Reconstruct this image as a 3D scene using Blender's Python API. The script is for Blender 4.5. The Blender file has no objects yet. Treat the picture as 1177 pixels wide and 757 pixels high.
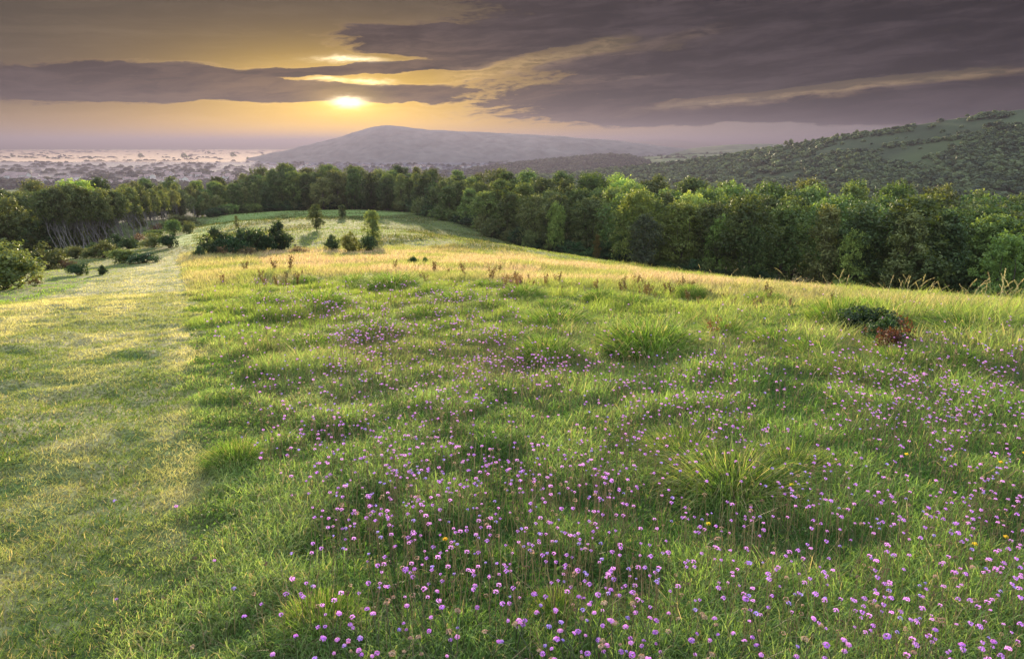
import bpy, math, random
import numpy as np
from mathutils import Vector

# ------------------------------------------------------------------ camera, light, exposure
S = bpy.context.scene
COL = S.collection
EYE = 1.65
PITCH = math.radians(15.2)
F = 785.0
cam = bpy.data.cameras.new("camera")
cam.lens = 24.0; cam.sensor_width = 36.0; cam.sensor_fit = 'HORIZONTAL'
cam.clip_start = 0.1; cam.clip_end = 60000
camo = bpy.data.objects.new("camera", cam); COL.objects.link(camo)
camo.location = (0, 0, EYE); camo.rotation_euler = (math.pi / 2 - PITCH, 0, 0)
S.camera = camo

SUN_AZ, SUN_EL = -12.8, 4.2
SUN_STRENGTH = 5.0
EXPOSURE = 1.85
SKY_STRENGTH = 0.05
HAZE_DENSITY = 0.00025
UPPER_FILL = 2.25

S.view_settings.view_transform = 'Standard'
S.view_settings.look = 'None'
S.view_settings.exposure = EXPOSURE
S.view_settings.gamma = 1.0
S.view_settings.use_curve_mapping = False
S.render.engine = 'CYCLES'
cy = S.cycles
cy.use_denoising = True
cy.max_bounces = 6; cy.diffuse_bounces = 3; cy.glossy_bounces = 2; cy.transmission_bounces = 4
cy.transparent_max_bounces = 8; cy.volume_bounces = 0
cy.sample_clamp_indirect = 4.0
cy.use_light_tree = False
cy.caustics_reflective = False; cy.caustics_refractive = False

a_, e_ = math.radians(SUN_AZ), math.radians(SUN_EL)
SUN_DIR = Vector((math.sin(a_) * math.cos(e_), math.cos(a_) * math.cos(e_), math.sin(e_)))
sl = bpy.data.lights.new("sun", 'SUN'); sl.energy = SUN_STRENGTH; sl.color = (1.0, 0.81, 0.54); sl.angle = math.radians(0.9)
so = bpy.data.objects.new("sun", sl); COL.objects.link(so)
so.rotation_euler = SUN_DIR.to_track_quat('Z', 'Y').to_euler()

PW, PH = 1177.0, 757.0
CP, SP = math.cos(PITCH), math.sin(PITCH)


def ray(px, py):
    """pixel of the photograph -> (x/y, z/y) slopes of its line of sight"""
    X = (np.asarray(px, float) - PW / 2) / F; Y = (PH / 2 - np.asarray(py, float)) / F
    d = CP + SP * Y
    return X / d, (-SP + CP * Y) / d


def proj(x, y, z):
    z = z - EYE
    yc = np.maximum(y * CP - z * SP, 1e-3)
    return PW / 2 + F * x / yc, PH / 2 - F * (y * SP + z * CP) / yc


def angles(px, py):
    a, b = ray(px, py)
    return float(np.degrees(np.arctan(a))), float(np.degrees(np.arctan(b / np.sqrt(1 + a * a))))


# ---- world: one procedural sky, laid out in azimuth and elevation
world = bpy.data.worlds.new("World"); S.world = world; world.use_nodes = True
wt = world.node_tree; wt.nodes.clear()


class V:
    """a float socket with arithmetic"""
    def __init__(s, x): s.x = x
    def op(s, o, *args):
        n = wt.nodes.new('ShaderNodeMath'); n.operation = o
        for i, a in enumerate((s,) + args):
            a = a.x if isinstance(a, V) else a
            if isinstance(a, (int, float)): n.inputs[i].default_value = a
            else: wt.links.new(a, n.inputs[i])
        return V(n.outputs[0])
    def __add__(s, o): return s.op('ADD', o)
    __radd__ = __add__
    def __mul__(s, o): return s.op('MULTIPLY', o)
    __rmul__ = __mul__
    def __sub__(s, o): return s.op('SUBTRACT', o)
    def __rsub__(s, o): return V(o).op('SUBTRACT', s)
    def __truediv__(s, o): return s.op('DIVIDE', o)
    def neg(s): return s * -1.0
    def exp(s): return s.op('EXPONENT')
    def clamp(s): return s.op('MAXIMUM', 0.0).op('MINIMUM', 1.0)
    def step(s, a, b):
        n = wt.nodes.new('ShaderNodeMapRange'); n.interpolation_type = 'SMOOTHSTEP'
        wt.links.new(s.x, n.inputs[0]); n.inputs[1].default_value = a; n.inputs[2].default_value = b
        return V(n.outputs[0])


def wnoise(u, v, w, detail=5, rough=0.55, dist=0.0):
    c = wt.nodes.new('ShaderNodeCombineXYZ')
    wt.links.new(u.x, c.inputs[0]); wt.links.new(v.x, c.inputs[1]); c.inputs[2].default_value = w
    n = wt.nodes.new('ShaderNodeTexNoise'); n.inputs['Scale'].default_value = 1.0
    n.inputs['Detail'].default_value = detail; n.inputs['Roughness'].default_value = rough
    n.inputs['Distortion'].default_value = dist
    wt.links.new(c.outputs[0], n.inputs['Vector'])
    return V(n.outputs[0])


def wmix(f, a, b):
    n = wt.nodes.new('ShaderNodeMix'); n.data_type = 'RGBA'
    wt.links.new(f.x, n.inputs[0])
    for i, c in ((6, a), (7, b)):
        if isinstance(c, tuple): n.inputs[i].default_value = (*c, 1)
        else: wt.links.new(c, n.inputs[i])
    return n.outputs[2]


def wadd(a, b, f):
    """a + b * f"""
    n = wt.nodes.new('ShaderNodeVectorMath'); n.operation = 'MULTIPLY_ADD'
    if isinstance(b, tuple): n.inputs[0].default_value = b
    else: wt.links.new(b, n.inputs[0])
    wt.links.new(f.x, n.inputs[1]); wt.links.new(a, n.inputs[2])
    return n.outputs[0]


geo = wt.nodes.new('ShaderNodeTexCoord'); sx = wt.nodes.new('ShaderNodeSeparateXYZ')
wt.links.new(geo.outputs['Generated'], sx.inputs[0])
dx, dy, dz = (V(sx.outputs[i]) for i in range(3))
DEG = 180 / math.pi
U = dx.op('ARCTAN2', dy) * DEG
Vv = dz.op('ARCSINE') * DEG
front = U.op('ABSOLUTE').step(120, 55)                 # the cloud banks lie ahead, towards the sunrise
warp = (wnoise(U * 0.10, Vv * 0.45, 3.1, 4) - 0.5)
warp2 = (wnoise(U * 0.28, Vv * 1.1, 8.1, 5) - 0.5)
u2 = U + warp * 5.0 + warp2 * 1.6
v2 = Vv + warp * 1.5 + warp2 * 0.7
n1 = wnoise(u2 * 0.11 , (v2 - U * 0.07) * 0.85, 5.0, 7, 0.6)
n2 = wnoise(u2 * 0.45, (v2 - U * 0.05) * 2.6, 9.0, 6, 0.62, 0.3)
n3 = wnoise(U * 1.3, Vv * 4.5, 2.0, 5, 0.6)


def bank(x0, y0, x1, y1, w, soft=1.0, flat=2.0):
    """flat-topped elongated bank between two sighted points, half-thickness w degrees"""
    (ua, va), (ub, vb) = angles(x0, y0), angles(x1, y1)
    L = math.hypot(ub - ua, vb - va) / 2; ca, sa = (ub - ua) / 2 / L, (vb - va) / 2 / L
    du = u2 - (ua + ub) / 2; dv = v2 - (va + vb) / 2
    p = (du * ca + dv * sa) / L; q = (dv * ca - du * sa) / w
    p2 = p * p; q2 = q * q
    r = p2 * p2 + q2.op('POWER', flat)
    return (r * -1.0 * soft).exp()


A = bank(470, 8, 1500, -40, 3.6)                       # great dark bank, upper right
A = A + bank(372, 44, 640, 52, 1.05)
A = A + bank(560, 58, 1250, 55, 1.75)
B = bank(-120, 92, 330, 99, 1.35) + bank(60, 86, 250, 92, 1.0) + bank(250, 103, 520, 108, 0.62)
Cc = bank(500, 116, 1300, 96, 1.75) + bank(700, 130, 1300, 120, 1.0)
D = bank(285, 86, 450, 80, 0.36) + bank(400, 80, 560, 74, 0.42)
gap = bank(560, 78, 740, 42, 0.55) * 0.7 + bank(740, 124, 1200, 72, 0.36) * 1.0 + bank(620, 70, 860, 40, 0.35) * 0.35
body = (A + B + Cc + D).op('MINIMUM', 1.0) - gap * 0.75
dens = (body + (n1 - 0.5) * 1.1 + (n2 - 0.5) * 1.0 + (n3 - 0.5) * 0.32).step(0.32, 0.76)
dens = dens * front
thick = (body + (n1 - 0.5) * 1.6 + (n2 - 0.5) * 0.9).step(0.35, 1.35)

su, sv = angles(400, 116)
du_, dv_ = U - su, Vv - sv
d2 = du_ * du_ / 210.0 + dv_ * dv_ / 15.0
glow = (d2 * -1.0).exp()
d3 = du_ * du_ / 90.0 + dv_ * dv_ / 9.0
core = (d3 * -1.0).exp()
low = Vv.step(7.0, -0.5)
lowglow = ((du_ * du_ / 420.0 + (Vv - 0.6) * (Vv - 0.6) / 3.2) * -1.0).exp()
clear = wmix(low, (0.058, 0.046, 0.028), (0.150, 0.108, 0.068))
clear = wadd(clear, (0.46, 0.255, 0.0), glow)
clear = wadd(clear, (0.50, 0.32, 0.0), core)
clear = wadd(clear, (0.85, 0.46, 0.0), lowglow)
clear = wadd(clear, (0.10, 0.11, 0.16), U.step(2, 14) * Vv.step(3.6, 1.4) * front)
veil = (wnoise(u2 * 0.09, (v2 - U * 0.03) * 0.9, 14.0, 6, 0.6)).step(0.42, 0.75) * front
clear = wadd(clear, (0.13, 0.095, 0.06), veil * (glow * 0.8 + 0.25))
dark = wmix((U - (-8.0)).step(-14, 18), (0.016, 0.009, 0.006), (0.006, 0.006, 0.010))
dark = wmix((n1 * 0.75 + n2 * 0.25).step(0.40, 0.64), dark, wmix(glow, (0.056, 0.043, 0.048), (0.24, 0.14, 0.05)))
dark = wadd(dark, (0.060, 0.044, 0.034), (1.0 - thick) * 0.2)
edge = dens * (1.0 - dens) * 4.0
sky = wmix(dens * (thick * 0.06 + 0.94), clear, dark)
sky = wadd(sky, (0.42, 0.26, 0.07), edge * (glow * 0.7 + core * 0.6 + 0.04))


def spot(px, py, w, h, flat=1.0):
    u0, v0 = angles(px, py)
    a = (u2 - u0) / w; b = (v2 - v0) / h
    return (((a * a + b * b).op('POWER', flat)) * -1.0).exp()


streak = bank(735, 128, 1010, 102, 0.30) + bank(960, 104, 1300, 62, 0.24) * 0.8 + bank(640, 96, 770, 84, 0.16) * 0.25 + bank(500, 92, 620, 70, 0.55) * 0.8 + bank(600, 78, 720, 48, 0.5) * 0.6 + bank(690, 66, 830, 32, 0.4) * 0.3
sky = wadd(sky, (0.34, 0.225, 0.11), streak * (n2 * 0.75 + n3 * 0.25).step(0.36, 0.60) * (glow * 0.6 + 0.55) * front)
gaps = spot(396, 70, 1.9, 0.26) * 1.1 + spot(372, 93, 1.5, 0.18) * 0.7 + spot(420, 95, 1.6, 0.22) * 0.8
sky = wadd(sky, (1.25, 1.05, 0.72), gaps * (1.0 - dens * 0.35) * (n3.step(0.38, 0.58) * 0.7 + 0.65))
sun_ = V(U.x) * 0.0
a = du_ / 1.15; b = (dv_ + 0.08 + (n3 - 0.5) * 0.55 + (n2 - 0.5) * 0.5) / 0.36
disc = ((a * a + b * b).op('POWER', 1.1) * -1.0).exp()
halo = ((du_ * du_ / 7.0 + dv_ * dv_ / 1.3) * -1.0).exp()
sky = wadd(sky, (0.75, 0.50, 0.10), halo * (1.0 - dens * 0.45))
sky = wadd(sky, (2.8, 2.3, 1.6), disc)
# brighter sky added overhead and behind the camera, out of view, as fill light
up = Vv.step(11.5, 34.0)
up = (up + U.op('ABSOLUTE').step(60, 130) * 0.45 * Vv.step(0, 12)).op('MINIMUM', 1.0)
sky = wmix(up, sky, (0.79 * UPPER_FILL, 0.90 * UPPER_FILL, 1.10 * UPPER_FILL))
below = Vv.step(-0.4, -3.0)
# thin clear air seen through the clouds: the Nishita sky
nis = wt.nodes.new('ShaderNodeTexSky'); nis.sky_type = 'NISHITA'; nis.sun_disc = False
nis.sun_elevation = math.radians(SUN_EL); nis.sun_rotation = math.radians(SUN_AZ)
nis.air_density = 1.0; nis.dust_density = 1.0
bgN = wt.nodes.new('ShaderNodeBackground'); bgN.inputs[1].default_value = SKY_STRENGTH
keep = wt.nodes.new('ShaderNodeVectorMath'); keep.operation = 'MULTIPLY'
wt.links.new(nis.outputs[0], keep.inputs[0])
tr = ((1.0 - dens) * 0.006 + 0.002)
wt.links.new(tr.x, keep.inputs[1])
wt.links.new(keep.outputs[0], bgN.inputs[0])
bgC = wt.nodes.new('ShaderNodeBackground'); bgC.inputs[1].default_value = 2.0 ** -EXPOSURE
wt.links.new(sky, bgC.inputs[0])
adds = wt.nodes.new('ShaderNodeAddShader'); outw = wt.nodes.new('ShaderNodeOutputWorld')
wt.links.new(bgN.outputs[0], adds.inputs[0]); wt.links.new(bgC.outputs[0], adds.inputs[1])
wt.links.new(adds.outputs[0], outw.inputs[0])
world.cycles.sampling_method = 'MANUAL'; world.cycles.sample_map_resolution = 1024

# ------------------------------------------------------------------ helpers
rng = np.random.default_rng(7)


def hash2(ix, iy, seed):
    h = (ix.astype(np.int64) * 374761393 + iy.astype(np.int64) * 668265263 + seed * 1442695041) & 0x7fffffff
    h = ((h ^ (h >> 13)) * 1274126177) & 0x7fffffff
    return ((h ^ (h >> 16)) & 0xffff) / 65535.0


def vnoise(x, y, seed=0):
    x = np.asarray(x, float); y = np.asarray(y, float)
    ix, iy = np.floor(x), np.floor(y); fx, fy = x - ix, y - iy
    fx = fx * fx * (3 - 2 * fx); fy = fy * fy * (3 - 2 * fy)
    a = hash2(ix, iy, seed); b = hash2(ix + 1, iy, seed); c = hash2(ix, iy + 1, seed); d = hash2(ix + 1, iy + 1, seed)
    return (a * (1 - fx) + b * fx) * (1 - fy) + (c * (1 - fx) + d * fx) * fy


def fbm(x, y, seed=0, o=4):
    s = 0; a = 0.5; t = 0
    for k in range(o):
        s = s + a * vnoise(x * 2 ** k + 17.3 * k, y * 2 ** k - 9.1 * k, seed + k); t += a; a *= 0.5
    return s / t


def sm(a, b, x):
    t = np.clip((x - a) / (b - a), 0, 1)
    return t * t * (3 - 2 * t)


# ---- terrain: a smooth surface through sighted points of the ground
ctl = []


def cp(px, py, D):
    a, b = ray(px, py); ctl.append((a * D, D, EYE + b * D))


for x_ in (-14, -6, 0, 6, 14):
    for y_ in (-12, 0, 6, 12):
        ctl.append((x_, y_, -0.12 * y_ - 0.004 * abs(x_)))
for p in ((120, 330, 26), (0, 345, 22), (300, 312, 34), (400, 300, 45), (560, 305, 38), (700, 312, 32),
          (215, 285, 62), (330, 290, 58), (300, 265, 95), (250, 258, 120), (420, 262, 100), (520, 275, 80),
          (300, 244, 190), (400, 241, 196), (470, 246, 180), (530, 259, 140), (600, 284, 112), (700, 300, 104),
          (740, 308, 98), (820, 318, 92), (900, 334, 86), (1000, 352, 82), (1177, 376, 76),
          (1177, 355, 16), (1000, 342, 19), (900, 331, 24), (800, 322, 30), (950, 400, 8.6), (1177, 400, 8),
          (105, 288, 112), (60, 296, 85), (0, 305, 70), (180, 262, 150), (-150, 330, 60), (220, 250, 185),
          (-150, 300, 130), (60, 262, 160)):
    cp(*p)
for p in ((60, 150, -22), (110, 150, -27), (0, 260, -23), (-120, 240, -27), (120, 260, -32), (250, 200, -36),
          (-250, 200, -30), (0, 420, -46), (-300, 420, -52), (300, 420, -58), (0, 700, -78), (-500, 700, -79),
          (500, 700, -80), (-700, 300, -62), (700, 300, -70), (0, -60, 4), (-80, -40, 2), (80, -40, 1), (-300, -100, 0),
          (300, -100, -6), (0, 950, -80), (900, 900, -80), (-900, 900, -80)):
    ctl.append(p)
ctl = np.array(ctl, float)
SC = 60.0


def _k(r2):
    return np.where(r2 > 1e-12, 0.5 * r2 * np.log(np.maximum(r2, 1e-12)), 0)


_P = ctl[:, :2] / SC
_n = len(_P)
_K = _k(((_P[:, None] - _P[None]) ** 2).sum(-1)) + 0.0015 * np.eye(_n) * np.minimum(1, 1.0)
_Q = np.c_[np.ones(_n), _P]
_M = np.block([[_K, _Q], [_Q.T, np.zeros((3, 3))]])
_W = np.linalg.solve(_M, np.r_[ctl[:, 2], 0, 0, 0])


def H0(x, y):
    x = np.asarray(x, float); y = np.asarray(y, float)
    sh = x.shape; x = x.ravel(); y = y.ravel(); out = np.empty(len(x))
    for i in range(0, len(x), 40000):
        a = x[i:i + 40000] / SC; b = y[i:i + 40000] / SC
        r2 = (a[:, None] - _P[:, 0]) ** 2 + (b[:, None] - _P[:, 1]) ** 2
        out[i:i + 40000] = _k(r2) @ _W[:_n] + _W[_n] + _W[_n + 1] * a + _W[_n + 2] * b
    out = np.minimum(out, 12)
    r = np.hypot(x, y)
    t = sm(500, 1000, r)
    return (out * (1 - t) + -80.0 * t).reshape(sh)


def H(x, y):
    x = np.asarray(x, float); y = np.asarray(y, float)
    r = np.hypot(x, y)
    f = np.clip(1.2 - r / 220, 0, 1)
    b = (fbm(x * 0.8, y * 0.8, 3, 3) - 0.5) * 0.13 + (fbm(x * 3.4, y * 3.4, 11, 3) - 0.5) * 0.09 + (fbm(x * 0.17, y * 0.17, 21, 2) - 0.5) * 0.5 * sm(6, 30, r)
    return H0(x, y) + b * f * (0.5 + 0.5 * sm(2, 9, r))


def hit(px, py, lift=0.0, fn=H, dmax=260.0):
    """where the lines of sight through the given pixels meet the ground (+lift)"""
    px = np.atleast_1d(np.asarray(px, float)); py = np.atleast_1d(np.asarray(py, float))
    a, b = ray(px, py)
    D = np.geomspace(1.2, dmax, 260)
    out = np.full(len(px), dmax)
    for i in range(0, len(px), 1500):
        aa = a[i:i + 1500, None]; bb = b[i:i + 1500, None]
        z = EYE + bb * D; g = H0(aa * D, D + 0 * aa) + lift
        below_ = z < g
        k = np.argmax(below_, 1); k = np.where(below_.any(1), np.maximum(k, 1), len(D) - 1)
        j = np.arange(len(k))
        f0 = (z - g)[j, k - 1]; f1 = (z - g)[j, k]
        t = np.clip(f0 / np.where(abs(f0 - f1) < 1e-9, 1, f0 - f1), 0, 1)
        out[i:i + 1500] = D[k - 1] + t * (D[k] - D[k - 1])
    return a * out, out


def inpoly(px, py, poly):
    c = np.zeros(px.shape, bool); n = len(poly)
    for i in range(n):
        x0, y0 = poly[i]; x1, y1 = poly[(i + 1) % n]
        if y0 == y1: continue
        m = ((y0 > py) != (y1 > py)) & (px < (x1 - x0) * (py - y0) / (y1 - y0) + x0)
        c ^= m
    return c


PATH = [(218, 284), (212, 300), (214, 335), (216, 380), (226, 430), (236, 480), (226, 540), (214, 600), (205, 680), (170, 800),
        (-600, 1200), (-900, 420), (-60, 362), (40, 345), (100, 325), (150, 308), (190, 294), (205, 286)]
STRAW = [(206, 292), (260, 283), (330, 288), (420, 284), (520, 284), (600, 292), (700, 306), (800, 320), (900, 330), (1000, 340), (1177, 353), (1400, 372),
         (1400, 396), (1177, 372), (1060, 352), (960, 352), (860, 346), (760, 338), (640, 334), (520, 326), (420, 318), (300, 326), (220, 338)]
PINK = [(300, 288), (470, 288), (600, 294), (700, 306), (800, 316), (900, 326), (1010, 338), (1010, 350), (900, 343), (800, 334), (700, 328), (560, 322), (440, 316), (300, 306)]
STRIP = [(222, 282), (200, 284), (182, 280), (215, 268), (245, 252), (262, 246), (300, 242), (410, 240), (470, 246), (420, 249), (330, 250), (270, 258), (244, 268)]


def mask(px, py, poly, jit=8.0, seed=0, asp=0.45):
    """soft ragged membership: the average of several jittered tests"""
    s = 0
    for k in range(4):
        jx = (vnoise(px * 0.06 + k * 9, py * 0.15, seed + k) - 0.5) * jit * 2
        jy = (vnoise(px * 0.05, py * 0.13 + k * 7, seed + 50 + k) - 0.5) * jit * 2 * asp
        s = s + inpoly(px + jx, py + jy, poly)
    return s / 4.0


def link(o, parent=None):
    COL.objects.link(o)
    if parent: o.parent = parent
    return o


def tag(o, label=None, cat=None, group=None, kind=None):
    if label: o['label'] = label
    if cat: o['category'] = cat
    if group: o['group'] = group
    if kind: o['kind'] = kind
    return o


def mesh(name, v, faces, mats=(), cols=None, smooth=False, fmat=None):
    """faces: list of (n,k) int arrays"""
    me = bpy.data.meshes.new(name)
    v = np.asarray(v, np.float32)
    me.vertices.add(len(v)); me.vertices.foreach_set('co', v.ravel())
    tot = [np.full(len(f), f.shape[1], np.int32) for f in faces]
    idx = np.concatenate([f.ravel() for f in faces]).astype(np.int32)
    tot = np.concatenate(tot); st = np.r_[0, np.cumsum(tot)[:-1]].astype(np.int32)
    me.loops.add(len(idx)); me.loops.foreach_set('vertex_index', idx)
    me.polygons.add(len(tot)); me.polygons.foreach_set('loop_start', st)
    if fmat is not None: me.polygons.foreach_set('material_index', np.asarray(fmat, np.int32))
    me.polygons.foreach_set('use_smooth', np.full(len(tot), smooth))
    if cols is not None:
        at = me.color_attributes.new('tint', 'FLOAT_COLOR', 'POINT')
        c = np.ones((len(v), 4), np.float32); c[:, :3] = cols
        at.data.foreach_set('color', c.ravel())
    me.update(calc_edges=True)
    for m in mats: me.materials.append(m)
    return me


def obj(name, me, parent=None, loc=None):
    o = bpy.data.objects.new(name, me)
    if loc is not None: o.location = loc
    return link(o, parent)


def empty(name, loc=(0, 0, 0)):
    o = bpy.data.objects.new(name, None); o.empty_display_size = 0.2; o.location = loc
    return link(o)


def copy_tree(o, parent=None):
    c = o.copy(); link(c, parent)
    for ch in o.children:
        copy_tree(ch, c)
    return c


ONES = 'zeroth first second third fourth fifth sixth seventh eighth ninth tenth eleventh twelfth thirteenth fourteenth fifteenth sixteenth seventeenth eighteenth nineteenth'.split()
TENS = ['', '', 'twent', 'thirt', 'fort', 'fift', 'sixt', 'sevent', 'eight', 'ninet']


def nth(k):
    if k > 99: return 'hundred' + (' and ' + nth(k - 100) if k > 100 else 'th')
    return ONES[k] if k < 20 else TENS[k // 10] + ('ieth' if k % 10 == 0 else 'y-' + ONES[k % 10])


def number(items, fmt):
    """items: (pixel column, object); the label counts them from the left"""
    for k, (_, o) in enumerate(sorted(items, key=lambda t: t[0])):
        o['label'] = fmt.format(nth(k + 1))


# ---- materials
def new_mat(name):
    m = bpy.data.materials.new(name); m.use_nodes = True; m.node_tree.nodes.clear(); return m


def leafy(name, base=(1, 1, 1), trans=0.4, vary=0.35, hue=0.03, rough=0.55, spec=0.25, gain=1.0, tr_tint=(1.25, 1.15, 0.45)):
    """thin plant matter: tint attribute x base, with some light coming through"""
    m = new_mat(name); t = m.node_tree; N = t.nodes.new; L = t.links.new
    at = N('ShaderNodeAttribute'); at.attribute_name = 'tint'
    mu = N('ShaderNodeMix'); mu.data_type = 'RGBA'; mu.blend_type = 'MULTIPLY'; mu.inputs[0].default_value = 1
    L(at.outputs[0], mu.inputs[6]); mu.inputs[7].default_value = (*[c * gain for c in base], 1)
    oi = N('ShaderNodeObjectInfo')
    hs = N('ShaderNodeHueSaturation')
    mr = N('ShaderNodeMapRange'); mr.inputs[3].default_value = 1 - vary; mr.inputs[4].default_value = 1 + vary
    L(oi.outputs['Random'], mr.inputs[0]); L(mr.outputs[0], hs.inputs['Value'])
    ml = N('ShaderNodeMath'); ml.operation = 'MULTIPLY'; ml.inputs[1].default_value = 7.31
    fr = N('ShaderNodeMath'); fr.operation = 'FRACT'
    L(oi.outputs['Random'], ml.inputs[0]); L(ml.outputs[0], fr.inputs[0])
    mh = N('ShaderNodeMapRange'); mh.inputs[3].default_value = 0.5 - hue; mh.inputs[4].default_value = 0.5 + hue
    L(fr.outputs[0], mh.inputs[0]); L(mh.outputs[0], hs.inputs['Hue'])
    L(mu.outputs[2], hs.inputs['Color'])
    p = N('ShaderNodeBsdfPrincipled'); p.inputs['Roughness'].default_value = rough
    p.inputs['Specular IOR Level'].default_value = spec
    L(hs.outputs[0], p.inputs['Base Color'])
    tr = N('ShaderNodeBsdfTranslucent')
    m2 = N('ShaderNodeMix'); m2.data_type = 'RGBA'; m2.blend_type = 'MULTIPLY'; m2.inputs[0].default_value = 1
    L(hs.outputs[0], m2.inputs[6]); m2.inputs[7].default_value = (*tr_tint, 1)
    L(m2.outputs[2], tr.inputs[0])
    mx = N('ShaderNodeMixShader'); mx.inputs[0].default_value = trans
    L(p.outputs[0], mx.inputs[1]); L(tr.outputs[0], mx.inputs[2])
    o = N('ShaderNodeOutputMaterial'); L(mx.outputs[0], o.inputs[0])
    return m


def solid(name, col, rough=0.9, noise=0.3, scale=6.0, attr=False, coords='Object'):
    m = new_mat(name); t = m.node_tree; N = t.nodes.new; L = t.links.new
    tc = N('ShaderNodeTexCoord'); n = N('ShaderNodeTexNoise'); n.inputs['Scale'].default_value = scale
    n.inputs['Detail'].default_value = 6
    L(tc.outputs[coords], n.inputs['Vector'])
    mr = N('ShaderNodeMapRange'); mr.inputs[1].default_value = 0.3; mr.inputs[2].default_value = 0.7
    mr.inputs[3].default_value = 1 - noise; mr.inputs[4].default_value = 1 + noise
    L(n.outputs[0], mr.inputs[0])
    vm = N('ShaderNodeVectorMath'); vm.operation = 'SCALE'
    if attr:
        at = N('ShaderNodeAttribute'); at.attribute_name = 'tint'; L(at.outputs[0], vm.inputs[0])
    else: vm.inputs[0].default_value = col
    L(mr.outputs[0], vm.inputs['Scale'])
    p = N('ShaderNodeBsdfPrincipled'); p.inputs['Roughness'].default_value = rough
    p.inputs['Specular IOR Level'].default_value = 0.15
    L(vm.outputs[0], p.inputs['Base Color'])
    o = N('ShaderNodeOutputMaterial'); L(p.outputs[0], o.inputs[0])
    return m


M_ground = solid('soil_and_litter', (0, 0, 0), 1.0, 0.55, 22.0, attr=True)
M_hill = solid('downland_turf', (0, 0, 0), 1.0, 0.25, 0.02, attr=True)
M_grass = leafy('grass_blades', trans=0.58, vary=0.0, hue=0.0, spec=0.10, rough=0.6, tr_tint=(1.15, 1.15, 0.5))
M_tree = leafy('tree_leaves', trans=0.42, vary=0.38, hue=0.022)
M_bark = solid('bark', (0.075, 0.06, 0.047), 0.9, 0.35, 3.0)
M_pale_bark = solid('pale_bark', (0.15, 0.135, 0.12), 0.85, 0.35, 3.0)
M_petal = leafy('petals', trans=0.35, vary=0.14, hue=0.02, spec=0.2, tr_tint=(1.1, 1.0, 1.1))
M_stem = leafy('plant_stems', trans=0.1, vary=0.15, hue=0.02)
M_stone = solid('pale_walls', (0.62, 0.6, 0.56), 0.9, 0.1, 0.5)
M_roof = solid('tile_roof', (0.26, 0.19, 0.17), 0.9, 0.25, 0.5)

# ------------------------------------------------------------------ ground
TH = np.radians(np.r_[np.linspace(-180, -56, 50)[:-1], np.linspace(-56, 56, 640), np.linspace(56, 180, 50)[1:-1]])
R = np.r_[np.geomspace(0.5, 300, 440), np.geomspace(300, 24000, 90)[1:]]
tt, rr = np.meshgrid(TH, R)
gx, gy = rr * np.sin(tt), rr * np.cos(tt)
gz = H(gx, gy)


PEX = [284, 300, 380, 430, 480, 540, 600, 680, 800, 1200]; PEY = [218, 212, 216, 226, 236, 226, 214, 205, 170, 60]


def worn(px, py, x, y):
    """how strongly the turf is mown and trodden; fades raggedly into the tall meadow on the right"""
    P = mask(px, py, PATH, 7, 1)
    W = np.interp(py, [296, 420, 757], [7, 30, 80])
    q = (px - np.interp(py, PEX, PEY)) / W + (fbm(x * 0.7, y * 0.7, 171, 3) - 0.5) * 3.6 + (fbm(x * 4, y * 4, 173, 2) - 0.5) * 2.2
    return np.where((py > 296) & (px > np.interp(py, PEX, PEY) - W * 1.3), 1 - sm(-0.75, 0.75, q), P)


def ground_colour(x, y, z):
    """colour of the ground itself: turf litter, worn path, straw, far fields"""
    px, py = proj(x, np.maximum(y, 0.5), z)
    px = np.clip(px, -900, 2100); py = np.clip(py, 0, 1500)
    r = np.hypot(x, y)
    n = fbm(x * 0.5, y * 0.5, 31, 4)[..., None]; n2_ = fbm(x * 4, y * 4, 37, 3)[..., None]
    c = np.array([0.060, 0.075, 0.022]) * (0.6 + 0.8 * n2_)
    P = worn(px, py, x, y)[..., None]
    pc = np.array([0.19, 0.172, 0.085]) * sm(0.35, 0.6, n2_ * 0.5 + n * 0.5) + np.array([0.055, 0.085, 0.024]) * (1 - sm(0.35, 0.6, n2_ * 0.5 + n * 0.5))
    c = c * (1 - P) + pc * P
    St = mask(px, py, STRAW, 10, 5)[..., None]
    c = c * (1 - St) + np.array([0.24, 0.19, 0.085]) * (0.6 + 0.7 * n2_) * St
    G = mask(px, py, STRIP, 4, 9)[..., None]
    c = c * (1 - G) + np.array([0.12, 0.17, 0.05]) * (0.8 + 0.4 * n) * G
    # wood floor and far farmland
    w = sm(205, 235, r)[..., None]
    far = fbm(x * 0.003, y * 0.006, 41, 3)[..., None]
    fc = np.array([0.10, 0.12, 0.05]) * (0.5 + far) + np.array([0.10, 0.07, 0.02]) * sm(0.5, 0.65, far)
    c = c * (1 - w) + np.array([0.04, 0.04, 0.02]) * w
    w2 = sm(900, 1300, r)[..., None]
    return c * (1 - w2) + fc * w2


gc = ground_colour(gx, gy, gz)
nr, nt_ = gx.shape
ii = np.arange(nr * nt_).reshape(nr, nt_)
nx = np.roll(ii, -1, 1)
quads = np.stack([ii[:-1], nx[:-1], nx[1:], ii[1:]], -1).reshape(-1, 4)[:, ::-1]
cx = gx.ravel()[quads].mean(1); cyy = gy.ravel()[quads].mean(1); czz = gz.ravel()[quads].mean(1)
ppx, ppy = proj(cx, np.maximum(cyy, 0.3), czz)
onpath = inpoly(ppx, ppy, PATH) & (cyy > 0.6) & (np.hypot(cx, cyy) < 75)
verts = np.c_[gx.ravel(), gy.ravel(), gz.ravel()]


def sub(name, sel):
    q = quads[sel]; u, inv = np.unique(q, return_inverse=True)
    return mesh(name, verts[u], [inv.reshape(q.shape)], [M_ground], gc.reshape(-1, 3)[u], True)


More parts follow.
